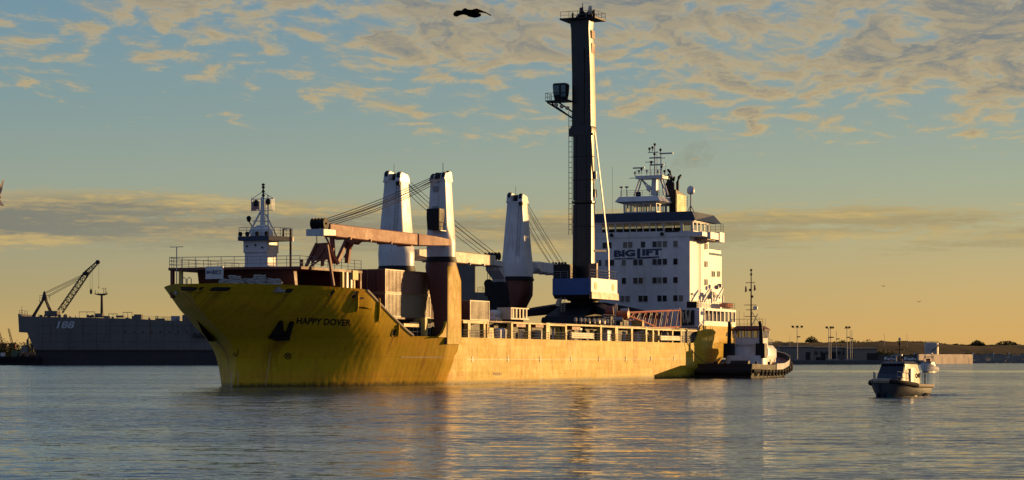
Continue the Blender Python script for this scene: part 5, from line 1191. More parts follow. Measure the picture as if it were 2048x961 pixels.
def build_tug():
    loc = Vector(((1499-CX)/F*354.5, 354.5, 0)); az = R(70)
    tg = thing('tugboat', 'black hulled tugboat with white wheelhouse and twin black funnels alongside the big ship', 'tugboat', loc, az)
    L, B = 33.0, 10.6
    st = [(0, .84, .8, 2.3), (.06, .94, .88, 2.25), (.3, 1, .95, 2.1), (.55, 1, .93, 2.2), (.72, .95, .8, 2.8), (.84, .8, .58, 3.4), (.93, .52, .3, 3.9), (1, .14, .03, 4.3)]
    def b(m, n, mt, **k): return m.build(n, mt, tg, **k)
    b(boat_hull(L, B, st, None), 'hull', BLACK, sharp=50); b(boat_deck(L, B, st, -.75), 'deck', MAROON, smooth=False)
    # white bulwark on the forward half
    for s_ in (1, -1):
        m = MB(); vs = []; ss_ = [(.40, 1, 2.15), (.56, 1, 2.2), (.64, .98, 2.45), (.72, .95, 2.8), (.84, .8, 3.45), (.93, .52, 3.95), (1, .14, 4.3)]
        for f, bd, zs in ss_: x = L*(f-.5); vs += [(x, s_*(B/2*bd+.04), zs-1.05), (x, s_*(B/2*bd+.10), zs+.12)]
        m.add(vs, [(2*i, 2*i+2, 2*i+3, 2*i+1) for i in range(len(ss_)-1)]); b(m, 'bulwark', WHITE)
    # rubber rail and tyres
    for s_ in (1, -1):
        m = MB(); m.path([(L*(f-.5), s_*(B/2*bd+.12), zs-1.15) for f, bd, bw, zs in st]+[(L*.51, 0, 3.1)], .30, 8); b(m, 'rubbing_strake', RUBBER)
    m = MB(); m.path([(-L/2-.1, -B*.42, 1.1), (-L/2-.3, -B*.2, 1.1), (-L/2-.35, 0, 1.1), (-L/2-.3, B*.2, 1.1), (-L/2-.1, B*.42, 1.1)], .6, 10); b(m, 'stern_fender', RUBBER)
    for s_ in (1, -1):
        for k in range(14 if s_ < 0 else 8):
            f = .08+k*.065; bd = lerp_tab(f, [(a, c) for a, c, d, e_ in st]); zs = lerp_tab(f, [(a, e_) for a, c, d, e_ in st])
            m = MB(); m.torus((L*(f-.5), s_*(B/2*bd+.42), zs-1.35), (0, 1, 0), .36, .17, 14, 6); b(m, 'tyre_fender', RUBBER)
    # deckhouse
    m = MB(); m.ring([shape_ring(.8, 0, 11.0, 6.8, .9, 6, 28), shape_ring(.8, 0, 10.8, 6.7, 3.6, 6, 28)]); b(m, 'deckhouse', WHITE, sharp=25)
    m = MB(); m.ring([shape_ring(5.9, 0, 7.4, 5.2, 1.5, 7, 28), shape_ring(5.9, 0, 7.4, 5.1, 4.6, 7, 28), shape_ring(5.2, 0, 5.4, 4.6, 5.3, 6, 28)]); b(m, 'forward_house', WHITE, sharp=25)
    m = MB(); m.box(-1.6, 3.4, -2.3, 2.3, 3.6, 5.4); b(m, 'wheelhouse_base', WHITE)
    # wheelhouse: sill, windows, roof
    m = MB(); wl = [(-1.9, -1.9), (-1.9, 1.9), (-1.2, 2.5), (2.4, 2.5), (3.3, 1.6), (3.3, -1.6), (2.4, -2.5), (-1.2, -2.5)]
    m.prism(wl, 'z', 5.4, 6.5); wh = b(m, 'wheelhouse', WHITE, smooth=False)
    m = MB(); m.path([(x*1.0, y*1.0, 6.52) for x, y in wl], .06, 4, closed=True)
    for (x, y), (x2, y2) in zip(wl, wl[1:]+wl[:1]):
        c = max(1, round(math.hypot(x2-x, y2-y)/1.0))
        for i in range(c): f = i/c; m.bar((x+(x2-x)*f, y+(y2-y)*f, 6.5), ((x+(x2-x)*f)*1.04, (y+(y2-y)*f)*1.04, 7.75), .2)
    m.build('window_frame', WHITE, wh, smooth=False)
    m = MB(); n = len(wl); m.add([(x, y, 6.5) for x, y in wl]+[(x*1.03, y*1.03, 7.75) for x, y in wl], [(i, (i+1) % n, n+(i+1) % n, n+i) for i in range(n)]); m.build('window_glass', GLASS, wh, smooth=False)
    m = MB(); m.ring([[(x*1.18, y*1.12, 7.72) for x, y in wl], [(x*1.2, y*1.14, 7.95) for x, y in wl], [(x*.9, y*.8, 8.5) for x, y in wl]]); b(m, 'wheelhouse_roof', MAROON, smooth=False)
    # funnels: casings aft of the wheelhouse with bent pipes
    for s_ in (1, -1):
        m = MB(); m.ring([shape_ring(-3.2, s_*2.7, 2.0, 1.7, 3.2, 6, 20), shape_ring(-3.2, s_*2.7, 1.9, 1.6, 5.6, 6, 20)]); fn = b(m, 'funnel', BLACK, sharp=25)
        m = MB(); m.path([(-3.2, s_*2.7, 5.4), (-3.2, s_*2.65, 7.6), (-3.3, s_*2.6, 8.6), (-3.7, s_*2.55, 9.1)], [.34, .32, .3, .26], 12); m.build('exhaust_pipe', BLACK, fn)
    # mast
    m = MB(); m.tube((1.0, 0, 8.3), (1.0, 0, 18.0), .17, 8, .07); b(m, 'mast', BLACK)
    for z, w in ((15.7, 1.3), (12.0, 1.8), (11.2, 1.2), (10.1, 1.6)):
        m = MB(); m.bar((1.0, -w/2, z), (1.0, w/2+.3, z), .1); b(m, 'mast_yard', BLACK)
    m = MB(); m.lathe([(.1, 0), (.4, .1), (.4, .5), (.1, .65)], (1.0, -.7, 11.2), 12); b(m, 'radar_dome', WHITE)
    m = MB(); m.bar((1.0, 0, 8.4), (.2, -1.3, 10.5), .1); b(m, 'mast_stay', WHITE); m = MB(); m.bar((1.0, 0, 11), (1.8, -1.5, 8.4), .08); b(m, 'mast_stay', STEEL)
    for y in (-2.2, -1.2, 1.4, 2.2):
        m = MB(); m.tube((1.8, y, 8.2), (1.8, y, 10.4+y*.3), .04, 5); b(m, 'whip_antenna', STEEL)
    for z, y in ((16.9, 0), (17.6, 0), (14.3, .2), (13.2, -.2)):
        m = MB(); m.lathe([(.08, 0), (.2, .05), (.2, .3), (.08, .4)], (1.0, y, z), 8); b(m, 'mast_light', BLACK)
    for y, z in ((-.65, 15.4), (.85, 15.2)):
        m = MB(); m.add([(1.0, y, z), (1.0, y-.15, z-.9), (1.05, y+.25, z-1.1), (1.02, y+.18, z-.1)], [(0, 1, 2, 3)]); b(m, 'pennant', RUST)
    # rails
    m = MB(); m.rail([(2.8, -2.1, 5.3), (7.4, -2.1, 5.3), (7.6, 2.0, 5.3)], 1.05, 3, 1.0, .03); b(m, 'railing', WHITE)
    m = MB(); m.rail([(-1.8, -2.6, 8.0), (-1.8, 2.6, 8.0)], 1.6, 2, 1.2, .03); b(m, 'railing', BLACK)
    m = MB(); m.path([(2.5, -2.2, 6.4), (2.5, -2.2, 7.3), (3.6, -2.2, 7.3), (4.4, -2.2, 6.4)], .04, 5); b(m, 'roof_frame', STEEL)
    # doors, lifebuoy, deck gear
    for x in (.5, 3.6): 
        m = MB(); m.box(x-.35, x+.35, -3.46, -3.30, 1.2, 3.0); b(m, 'door', CREAM)
    m = MB(); m.box(6.3, 6.9, -2.18, -2.1, 3.9, 5.0); b(m, 'door', CREAM)
    m = MB(); m.torus((2.2, -3.5, 2.2), (0, 1, 0), .3, .09, 14, 6); b(m, 'lifebuoy', ORANGE)
    m = MB(); m.disc((10.0, 0, 3.6), (0, 1, 0), .8, 2.0, 16); m.box(9.3, 10.7, -1.2, 1.2, 2.4, 3.4); b(m, 'towing_winch', BLACK)
    for x, y in ((-9, -3.3), (-9, 3.3), (-3, -4.0), (11.5, -.8), (-11, 3)):
        m = MB(); m.tube((x, y, 1.0), (x, y, 2.6), .24, 10); b(m, 'bitt', BLACK)
    m = MB(); m.disc((-6.4, 0, 1.9), (0, 1, 0), .9, 3.0, 16); b(m, 'towing_winch', BLACK)
    for ch in tg.children:
        if ch.name.split('.')[0] not in ('hull', 'deck', 'bulwark', 'rubbing_strake', 'stern_fender', 'tyre_fender', 'bitt', 'towing_winch'): ch.location.x += 0.2
    # hawser up to the big ship
    a = S(t_of(1370, 12.8), 12.9, 5.9); c = tg.location+Vector((math.cos(az)*-9-math.sin(az)*3.3, math.sin(az)*-9+math.cos(az)*3.3, 2.4))
    m = MB(); m.path([tuple(a.lerp(c, k/12)-Vector((0, 0, 1.3*math.sin(math.pi*k/12)))) for k in range(13)], .06, 5)
    h = m.build('towing_line', CABLE); tag(h, 'dark towing line drooping from the yellow hull to the tug', 'rope')
build_tug()

def build_pilot_boat():
    loc = Vector(((1795-CX)/F*184, 184, 0)); az = R(62)+math.pi        # bow comes towards us, a little to the left
    pb = thing('pilot_boat', 'small grey pilot boat with dark windscreen and black fender collar coming towards us', 'boat', loc, az)
    L, B = 9.2, 3.6
    st = [(0, .92, .86, .95), (.3, 1, .92, .95), (.55, 1, .86, 1.05), (.75, .9, .62, 1.2), (.88, .66, .34, 1.32), (.96, .36, .12, 1.4), (1, .06, .02, 1.44)]
    grey = paint('boat_grey', (.045, .05, .055), .4, .2, (.1, .09, .08))
    def b(m, n, mt, par=pb, **k): return m.build(n, mt, par, **k)
    b(boat_hull(L, B, st, None, -.3), 'hull', grey, sharp=40); b(boat_deck(L, B, st, -.03), 'deck', grey, smooth=False)
    tan = paint('fender_tan', (.30, .24, .16), .6, .3)
    pts = [(L*(f-.5), B/2*bd+.05, zs-.06) for f, bd, bw, zs in st[2:]]; ptsb = [(L*(f-.5), -B/2*bd-.05, zs-.06) for f, bd, bw, zs in st[2:]]
    m = MB(); m.path(pts[:-1]+[(L*.5+.05, 0, 1.40)]+ptsb[:-1][::-1], .19, 8); b(m, 'fender_collar', RUBBER)
    for s_ in (1, -1):
        m = MB(); m.path([(-L/2-.1, s_*B*.47, .85), (-L*.2, s_*B/2*1.04, .9), (L*.05, s_*B/2*1.05, .95)], .17, 8); b(m, 'side_fender', tan)
    m = MB(); m.path([(L*.44, -B*.24, 1.33), (L*.51, -.1, 1.38), (L*.515, .1, 1.38), (L*.45, B*.2, 1.35)], .21, 8); b(m, 'bow_fender', tan)
    # cabin
    x0, x1 = -2.2, 1.6
    m = MB(); m.ring([[(x0, -1.35, .95), (x0, 1.35, .95), (x1+.9, 1.15, 1.05), (x1+.9, -1.15, 1.05)], [(x0, -1.3, 2.1), (x0, 1.3, 2.1), (x1+.35, 1.1, 2.1), (x1+.35, -1.1, 2.1)], [(x0+.3, -1.15, 3.0), (x0+.3, 1.15, 3.0), (x1-.5, 1.0, 3.1), (x1-.5, -1.0, 3.1)]])
    m.add([], []); cbn = b(m, 'cabin', paint('cabin_grey', (.17, .17, .155), .5, .2), smooth=False)
    m = MB(); m.ring([[(x0+.1, -1.25, 3.0), (x0+.1, 1.25, 3.0), (x1-.2, 1.1, 3.08), (x1-.2, -1.1, 3.08)], [(x0+.5, -.9, 3.28), (x0+.5, .9, 3.28), (x1-.8, .8, 3.3), (x1-.8, -.8, 3.3)]]); b(m, 'cabin_roof', grey, smooth=False)
    fp_ = paint('cabin_front_shade', (.05, .06, .08), .5, .2, (.08, .08, .08), spec=.3); m = MB()  # darker blue-grey panel puts the cabin front's shade into the colour
    for za, xa, zb_, xb in ((1.07, x1+.9, 2.1, x1+.36), (2.1, x1+.36, 3.08, x1-.49)):
        wa, wb_ = (1.13, 1.08) if za < 2 else (1.08, .99)
        m.ring([[(xa-.02, -wa, za), (xa-.02, wa, za), (xa+.03, wa, za), (xa+.03, -wa, za)], [(xb-.02, -wb_, zb_), (xb-.02, wb_, zb_), (xb+.03, wb_, zb_), (xb+.03, -wb_, zb_)]])
    m.build('cabin_front', fp_, cbn, smooth=False)
    for y0, y1 in ((-1.02, -.38), (-.34, .34), (.38, 1.02)):
        m = MB(); m.add([(x1+.38, y0, 2.16), (x1+.38, y1, 2.16), (x1-.36, y1*.93, 2.98), (x1-.36, y0*.93, 2.98)], [(0, 1, 2, 3)]); m.build('windscreen_pane', GLASSD, cbn, smooth=False)
    for s_ in (1, -1):
        m = MB(); m.add([(x1+.1, s_*1.14, 2.2), (x1-.9, s_*1.22, 2.2), (x1-1.1, s_*1.11, 2.92), (x1-.45, s_*1.06, 2.96)], [(0, 1, 2, 3)]); m.build('side_window', GLASSD, cbn, smooth=False)
        m = MB(); m.box(x1-1.9, x1-1.2, s_*1.29-.03, s_*1.29+.03, 1.15, 2.6); m.build('cabin_door', WHITE, cbn, smooth=False)
        m = MB(); m.torus((x0+.6, s_*1.42, 1.9), (0, 1, 0), .2, .06, 12, 5); m.build('lifebuoy', BLACK, cbn)
    for o_ in pb.children:
        if o_.name.startswith('cabin'):
            for v_ in o_.data.vertices: v_.co.z = .95+(v_.co.z-.95)*.88
            for c_ in o_.children:
                for v_ in c_.data.vertices: v_.co.z = .95+(v_.co.z-.95)*.88
    m = MB(); m.box(x1+.3, x1+.85, -1.1, 1.1, 1.05, 1.55); b(m, 'bow_locker', grey)
    m = MB(); m.tube((-.6, 0, 2.95), (-.6, 0, 4.8), .07, 8, .05); m.bar((-.6, -.4, 4.0), (-.6, .4, 4.0), .06); b(m, 'mast', BLACK)
    m = MB(); m.bar((-.2, -.65, 3.5), (-.2, .35, 3.55), .14); m.tube((-.2, -.2, 2.95), (-.2, -.2, 3.5), .1, 8); b(m, 'radar', STEEL)
    for z, mt in ((4.4, BLACK), (4.8, CREAM)):
        m = MB(); m.lathe([(.05, 0), (.12, .05), (.12, .2), (.05, .25)], (-.6, 0, z), 8); b(m, 'mast_light', mt)
    for y in (-.5, .45): m = MB(); m.lathe([(.08, 0), (.13, .1), (.1, .3)], (.3, y, 2.9), 8); b(m, 'horn', RUST)
    for s_ in (1, -1):
        m = MB(); m.rail([(1.3, s_*1.55, 1.1), (3.3, s_*1.05, 1.3)], .85, 2, .7, .025); b(m, 'railing', STEEL)
        m = MB(); m.rail([(x0-.2, s_*1.5, .95), (-4.2, s_*1.4, .95)], 1.0, 2, .9, .025); b(m, 'railing', STEEL)
    m = MB(); m.tube((-3.6, 1.3, .95), (-3.6, 1.3, 2.1), .04, 5); b(m, 'stern_post', BLACK)
build_pilot_boat()

def build_sport_boat():
    Y = 470; loc = Vector(((1857-CX)/F*Y, Y, 0))
    sb = thing('fishing_boat', 'small white sport fishing boat with a tuna tower heading towards us behind the pilot boat', 'boat', loc, R(-112))
    L, B = 8.6, 3.3; st = [(0, .92, .85, 1.0), (.4, 1, .85, 1.2), (.7, .92, .6, 1.6), (.88, .62, .3, 1.9), (1, .06, .02, 2.1)]
    def b(m, n, mt, **k): return m.build(n, mt, sb, **k)
    b(boat_hull(L, B, st, None, -.3), 'hull', WHITE, sharp=40); b(boat_deck(L, B, st, -.02), 'deck', WHITE, smooth=False)
    m = MB(); m.ring([[(-1.5, -1.3, 1.2), (-1.5, 1.3, 1.2), (2.6, .9, 1.6), (2.6, -.9, 1.6)], [(-1.2, -1.1, 2.3), (-1.2, 1.1, 2.3), (.9, .9, 2.3), (.9, -.9, 2.3)]]); cb = b(m, 'cabin', WHITE, smooth=False)
    for y0, y1 in ((-.8, -.08), (.08, .8)):
        m = MB(); m.add([(2.0, y0, 1.9), (2.0, y1, 1.9), (1.05, y1, 2.28), (1.05, y0, 2.28)], [(0, 1, 2, 3)]); m.build('window', GLASSD, cb, smooth=False).location.z = .04
    for x in (-1.1, .7):
        for s_ in (1, -1): m = MB(); m.tube((x, s_*1.1, 2.2), (x*.7, s_*.75, 4.1), .05, 5); b(m, 'tower_leg', STEEL)
    m = MB(); m.prism([(-1.0, -.85), (-1.0, .85), (.7, .8), (.7, -.8)], 'z', 4.1, 4.2); b(m, 'tower_top', WHITE, smooth=False)
    m = MB(); m.rail([(-.9, -.8, 3.0), (.6, -.8, 3.0), (.6, .8, 3.0), (-.9, .8, 3.0)], .5, 2, .8, .04); b(m, 'railing', STEEL)
    m = MB(); m.rail([(1.0, -1.7, 1.6), (4.6, -.4, 2.0)], .6, 2, 1.2, .03); b(m, 'railing', STEEL); m = MB(); m.rail([(1.0, 1.7, 1.6), (4.6, .4, 2.0)], .6, 2, 1.2, .03); b(m, 'railing', STEEL)
    m = MB(); m.box(-.5, .3, -.5, .5, 2.3, 3.0); b(m, 'helm_console', RUST)
build_sport_boat()

# ------------------------------------------------------------------ laid-up grey naval oiler on the left
def build_naval():
    Y = 880.0; s_ = Y/F
    X = lambda px: (px-CX)*s_
    Z = lambda py: EYE+(HY-py)*s_
    o = Vector((X(250), Y, 0)); nv = thing('naval_ship', 'long dark grey laid-up naval ship numbered 188 lying beyond the yellow bow', 'ship', o)
    def b(m, n, mt, par=nv, **k): return m.build(n, mt, par, off=o, **k)
    W2 = 13.0
    prof = [(36, 628), (40, 633), (280, 633+5), (282, 639), (383, 643), (388, 652), (420, 654), (620, 656)]
    m = MB(); top = [(X(px), Z(py)) for px, py in prof]
    # upper hull, with the overhanging end at the left
    body = [(X(38), Z(665)), (X(54), Z(665)), (X(60), Z(680)), (X(70), Z(701)), (X(620), Z(701))]
    side = top+body[::-1]
    m.prism(side, 'y', Y, Y+2*W2); b(m, 'hull', NGREY, smooth=False)
    m = MB(); m.prism([(X(70), Z(701)), (X(620), Z(701)), (X(620), -1.5), (X(77), -1.5), (X(72), Z(722))], 'y', Y+.15, Y+2*W2-.15); b(m, 'lower_hull', NDARK, smooth=False)
    m = MB(); m.box(X(70), X(620), Y-.25, Y+.0, Z(702), Z(700)); b(m, 'belt_ledge', NDARK, smooth=False)
    vs, fs, _ = text_tris('188', .03, .22); m = MB(); m.add([(X(113+36.5*u), Y-.12, Z(657.5-15*v)) for u, v in vs], fs); b(m, 'lettering', paint('grey_number', (.50, .50, .48), .6, .1), smooth=False)
    for k in range(8):
        px = 249+k*17.6; m = MB(); m.box(X(px), X(px+3.6), Y-.06, Y+.1, Z(665.5), Z(663)); b(m, 'scupper', DARK, smooth=False)
    m = MB(); m.path([(X(52), Y+3, Z(703)), (X(52), Y+3, Z(680)), (X(55), Y+3, Z(673)), (X(59), Y+3, Z(674)), (X(61), Y+3, Z(682)), (X(61), Y+3, Z(703))], .45, 6); b(m, 'hull_frame', NGREY)
    # deck furniture
    boxes = [(87, 112, 622, 633), (187, 202, 627, 635), (260, 268, 632, 638), (266, 281, 629, 640), (308, 325, 637, 642), (339, 356, 632, 643), (363, 380, 630, 644), (170, 182, 631, 635), (228, 243, 631, 635), (205, 215, 632, 636)]
    for i, (a, c, y0, y1) in enumerate(boxes):
        m = MB(); m.box(X(a), X(c), Y+2+i % 3, Y+6+i % 3, Z(y1), Z(y0)); b(m, 'deck_house', NGREY if i != 5 else paint('pale_grey', (.3, .33, .36), .5, .2), smooth=False)
    for i, (px, r) in enumerate(((116, 3), (128, 3.5), (173, 2.5), (182, 2.5), (190, 2))):
        m = MB(); m.disc((X(px), Y+3, Z(632)), (0, 1, 0), r*s_, 1.0, 14); b(m, 'mooring_drum', NGREY)
    for a, c, y0, y1 in ((155, 187, 624, 634), (214, 233, 628, 635), (243, 262, 625, 633)):
        m = MB(); m.bar((X(a), Y+3, Z(y0)), (X(c), Y+3, Z(y0)), .22)
        for f in (.02, .5, .98): m.bar((X(a)+(X(c)-X(a))*f, Y+3, Z(y0)), (X(a)+(X(c)-X(a))*f, Y+3, Z(y1+2)), .14)
        b(m, 'pipe_rack', NGREY, smooth=False)
    m = MB(); m.rail([(X(282), Y+.3, Z(640)), (X(383), Y+.3, Z(643))], 1.6, 3, 3.0, .05); b(m, 'railing', NGREY)
    m = MB(); m.rail([(X(325), Y+1, Z(641)), (X(345), Y+1, Z(642))], 1.2, 2, 2.0, .05); b(m, 'railing', NGREY)
    m = MB(); m.path([(X(310), Y+2, Z(642)), (X(310), Y+2, Z(634)), (X(312), Y+2, Z(632.5)), (X(314), Y+2, Z(634)), (X(314), Y+2, Z(642))], .2, 5); b(m, 'vent_pipe', NGREY)
    m = MB(); m.rail([(X(38), Y+1, Z(630)), (X(54), Y+1, Z(632))], 1.9, 2, 1.2, .07); b(m, 'railing', NGREY)
    m = MB(); m.tube((X(41), Y+2, Z(630)), (X(41.5), Y+2, Z(613)), .09, 5); b(m, 'flagstaff', NGREY)
    rr = random.Random(9)
    for k in range(26):
        px = rr.uniform(60, 385); h_ = rr.uniform(2, 7); w_ = rr.uniform(1.2, 5); zt_ = 632+ (px-40)*.028
        m = MB()
        if k % 3 == 0: m.tube((X(px), Y+rr.uniform(1, 8), Z(zt_+3)), (X(px), Y+4, Z(zt_-h_)), .16, 5)
        elif k % 3 == 1: m.box(X(px), X(px+w_), Y+1.5, Y+4, Z(zt_+3), Z(zt_-h_*.5))
        else: m.path([(X(px), Y+2, Z(zt_+2)), (X(px), Y+2, Z(zt_-h_*.6)), (X(px+1.2), Y+2, Z(zt_-h_*.75)), (X(px+2.4), Y+2, Z(zt_-h_*.5))], .2, 5)
        b(m, 'deck_fitting', NDARK if k % 2 else NGREY)
    for zz_ in (652, 668, 684):
        m = MB(); m.box(X(70), X(620), Y-.05, Y+.02, Z(zz_+.35), Z(zz_)); b(m, 'plate_seam', NDARK, smooth=False)
    for k in range(13):
        px = 85+k*27; m = MB(); m.box(X(px), X(px+.35), Y-.05, Y+.02, Z(700), Z(640)); b(m, 'plate_seam', NDARK, smooth=False)
    for px, L_ in ((100, 30), (165, 22), (300, 34), (345, 20)):
        m = MB(); m.box(X(px), X(px+1.1), Y-.07, Y+.02, Z(645+L_), Z(645)); b(m, 'rust_streak', paint('rust_wash', (.13, .07, .04), .8, .5), smooth=False)
    # T mast
    mm = MB(); mm.tube((X(198), Y+6, Z(632)), (X(198), Y+6, Z(589)), .62, 10, .45); b(mm, 'mast', NDARK)
    m = MB(); m.ring([[(X(183), Y+5, Z(587)), (X(183), Y+7, Z(587)), (X(183), Y+7, Z(588)), (X(183), Y+5, Z(588))], [(X(193), Y+5, Z(587)), (X(193), Y+7, Z(587)), (X(193), Y+7, Z(590.5)), (X(193), Y+5, Z(590.5))], [(X(203), Y+5, Z(587)), (X(203), Y+7, Z(587)), (X(203), Y+7, Z(590.5)), (X(203), Y+5, Z(590.5))], [(X(209), Y+5, Z(586)), (X(209), Y+7, Z(586)), (X(209), Y+7, Z(588)), (X(209), Y+5, Z(588))]]); b(m, 'mast_top', NDARK, smooth=False)
    for px, y0 in ((185, 580), (191, 584), (202, 576), (206, 576), (208.5, 583)):
        m = MB(); m.tube((X(px), Y+6, Z(587)), (X(px), Y+6, Z(y0)), .12, 5); b(m, 'antenna', NDARK)
    m = MB(); m.bar((X(197), Y+6, Z(576)), (X(208), Y+6, Z(576)), .12); b(m, 'antenna', NDARK)
    # gear near the break of the deck, accommodation ladder
    for px, py, r in ((387, 648, 1.6), (394, 648, 1.3), (390, 669, 2.6), (402, 668, 2.2)):
        m = MB(); m.disc((X(px), Y-.8, Z(py)), (0, 1, 0), r*s_*1.3, .9, 12); b(m, 'deck_winch', NDARK)
    m = MB(); m.box(X(386), X(412), Y-1.6, Y-.1, Z(674), Z(671)); b(m, 'side_platform', NDARK, smooth=False)
    # derrick crane on its deck
    e = thing('derrick_crane', 'black derrick crane with an A-frame and raised lattice boom on the grey naval ship', 'crane', (X(95), Y+8, Z(632)))
    eo = e.location
    def c(m, n, mt=NDARK, **k): return m.build(n, mt, e, off=eo, **k)
    D = lambda px, py, dy=0: Vector((X(px), Y+8+dy, Z(py)))
    for a, bb, w in (((58, 632), (79, 597), 1.0), ((93, 623), (82, 597), 1.0)):
        for dy in (-1.6, 1.6): m = MB(); m.bar(D(*a, dy), D(*bb, dy*.5), w*.6); c(m, 'a_frame_leg', smooth=False)
    m = MB(); m.ring([[D(75, 600, -1), D(86, 600, -1), D(86, 600, 1), D(75, 600, 1)], [D(79, 582, -.4), D(82, 582, -.4), D(82, 582, .4), D(79, 582, .4)]]); c(m, 'a_frame_head', smooth=False)
    m = MB(); m.rail([D(71, 600), D(91, 600)], 2.0, 2, 1.2, .07); c(m, 'railing'); m = MB(); m.bar(D(71, 600), D(72, 608), .25); c(m, 'bracket')
    m = MB(); m.box(X(88), X(110), Y+6, Y+10, Z(632), Z(622)); c(m, 'crane_cab', smooth=False)
    m = MB(); m.truss(D(112, 623), D(165, 546), 2.2, 2.0, up=(0, 1, 0), bays=11, r=.16, rb=.1); c(m, 'lattice_boom')
    m = MB(); m.truss(D(162, 549), D(187, 524), 2.0, 1.0, up=(0, 1, 0), bays=5, r=.16, rb=.1); c(m, 'boom_jib')
    m = MB(); m.disc(D(188, 523), (0, 1, 0), .9, 1.0, 14); c(m, 'sheave'); m = MB(); m.ring([shape_ring(X(163), Y+8, 2.6, 1.4, Z(550), 4, 12), shape_ring(X(166), Y+8, 2.0, 1.2, Z(543), 4, 12)]); c(m, 'boom_splice')
    for a, bb in (((82, 584), (158, 548)), ((84, 586), (159, 550)), ((88, 593), (160, 554)), ((86, 591), (158, 552)), ((158, 548), (184, 524))):
        m = MB(); m.tube(D(*a), D(*bb), .10, 4); c(m, 'wire_rope', CABLE)
    for px, y0, y1 in ((172.5, 545, 577), (177, 542, 577), (190, 528, 573)):
        m = MB(); m.tube(D(px, y0), D(px, y1), .05, 4); c(m, 'wire_rope', CABLE)
    m = MB(); m.lathe([(.1, -1.5), (.5, -1.0), (.6, 0), (.3, .7), (.1, .9)], tuple(D(174.5, 581)), 10); c(m, 'hook_block'); m = MB(); m.lathe([(.05, -.5), (.2, 0), (.05, .5)], tuple(D(190, 574)), 8); c(m, 'hook_block')
build_naval()

# grey ship seen between the cranes
def build_far_ship():
    Y = 560.0; s_ = Y/F; X = lambda px: (px-CX)*s_; Z = lambda py: EYE+(HY-py)*s_; D = lambda px, py, dy=0: Vector((X(px), Y+dy, Z(py)))
    o = Vector((X(940), Y, 0)); e = thing('grey_ship', 'blue-grey ship superstructure seen beyond the deck between the two starboard cranes', 'ship', o)
    def b(m, n, mt=NGREY, **k): return m.build(n, mt, e, off=o, **k)
    m = MB(); m.prism([(X(850), Z(650)), (X(1130), Z(650)), (X(1120), -1), (X(860), -1)], 'y', Y, Y+14); b(m, 'hull', smooth=False)
    for i, (a, c, y0, y1) in enumerate(((905, 950, 520, 650), (912, 944, 535, 560), (950, 985, 585, 650), (985, 1012, 580, 650), (870, 906, 560, 650))):
        m = MB(); m.box(X(a), X(c), Y+1-i*.1, Y+10, Z(y1), Z(y0)); b(m, 'deck_house', smooth=False)
    m = MB(); m.rail([D(955, 585, 1.2), D(1010, 580, 1.2)], 1.3, 3, 1.6, .05); b(m, 'railing')
    m = MB(); m.tube(D(994, 582, 2), D(994, 536, 2), .05, 5); b(m, 'whip_antenna'); m = MB(); m.tube(D(1000, 582, 2), D(1000, 572, 2), .16, 6); m.lathe([(.2, -.6), (.55, -.3), (.55, .3), (.3, .6)], tuple(D(999.5, 568.5, 2)), 12); b(m, 'satellite_dome')
    m = MB(); m.tube(D(990, 580, 2), D(990, 564, 2), .06, 5); b(m, 'antenna')
build_far_ship()

def bow_wave(px, Y, az, L, B, label, h=.28):
    """low ridges of disturbed water spreading from a moving hull"""
    c = Vector(((px-CX)/F*Y, Y, 0)); d = Vector((math.cos(az), math.sin(az), 0)); n = Vector((-d.y, d.x, 0)); rnd = random.Random(int(px))
    FOAM = MATS.get('foam') or paint('foam', (.30, .32, .33), .5, .6, (.05, .08, .09), scale=1.2)
    m = MB(); 
    for s_ in (1, -1):
        rings = []
        for i in range(40):
            f = i/39; p = c+d*(L*.46-f*L*1.9)+n*s_*(B*.12+B*.5*min(f*2.4, 1)+max(f-.4, 0)*L*.55); w = .12+.5*f; hh = h*(1-f)**1.2*(.6+.6*rnd.random())+.02
            rings.append([p-n*w+Vector((0, 0, -.05)), p+Vector((0, 0, hh)), p+n*w+Vector((0, 0, -.05))])
        m.ring(rings)
    o = m.build('wake', bpy.data.materials['harbour_water'], kind='stuff'); o['label'] = label
bow_wave(1795, 184, R(62)+math.pi, 9.2, 3.6, 'small bow wave spreading from the pilot boat', .38)
bow_wave(1857, 470, R(-112), 8.6, 3.3, 'small bow wave of the fishing boat', .3)
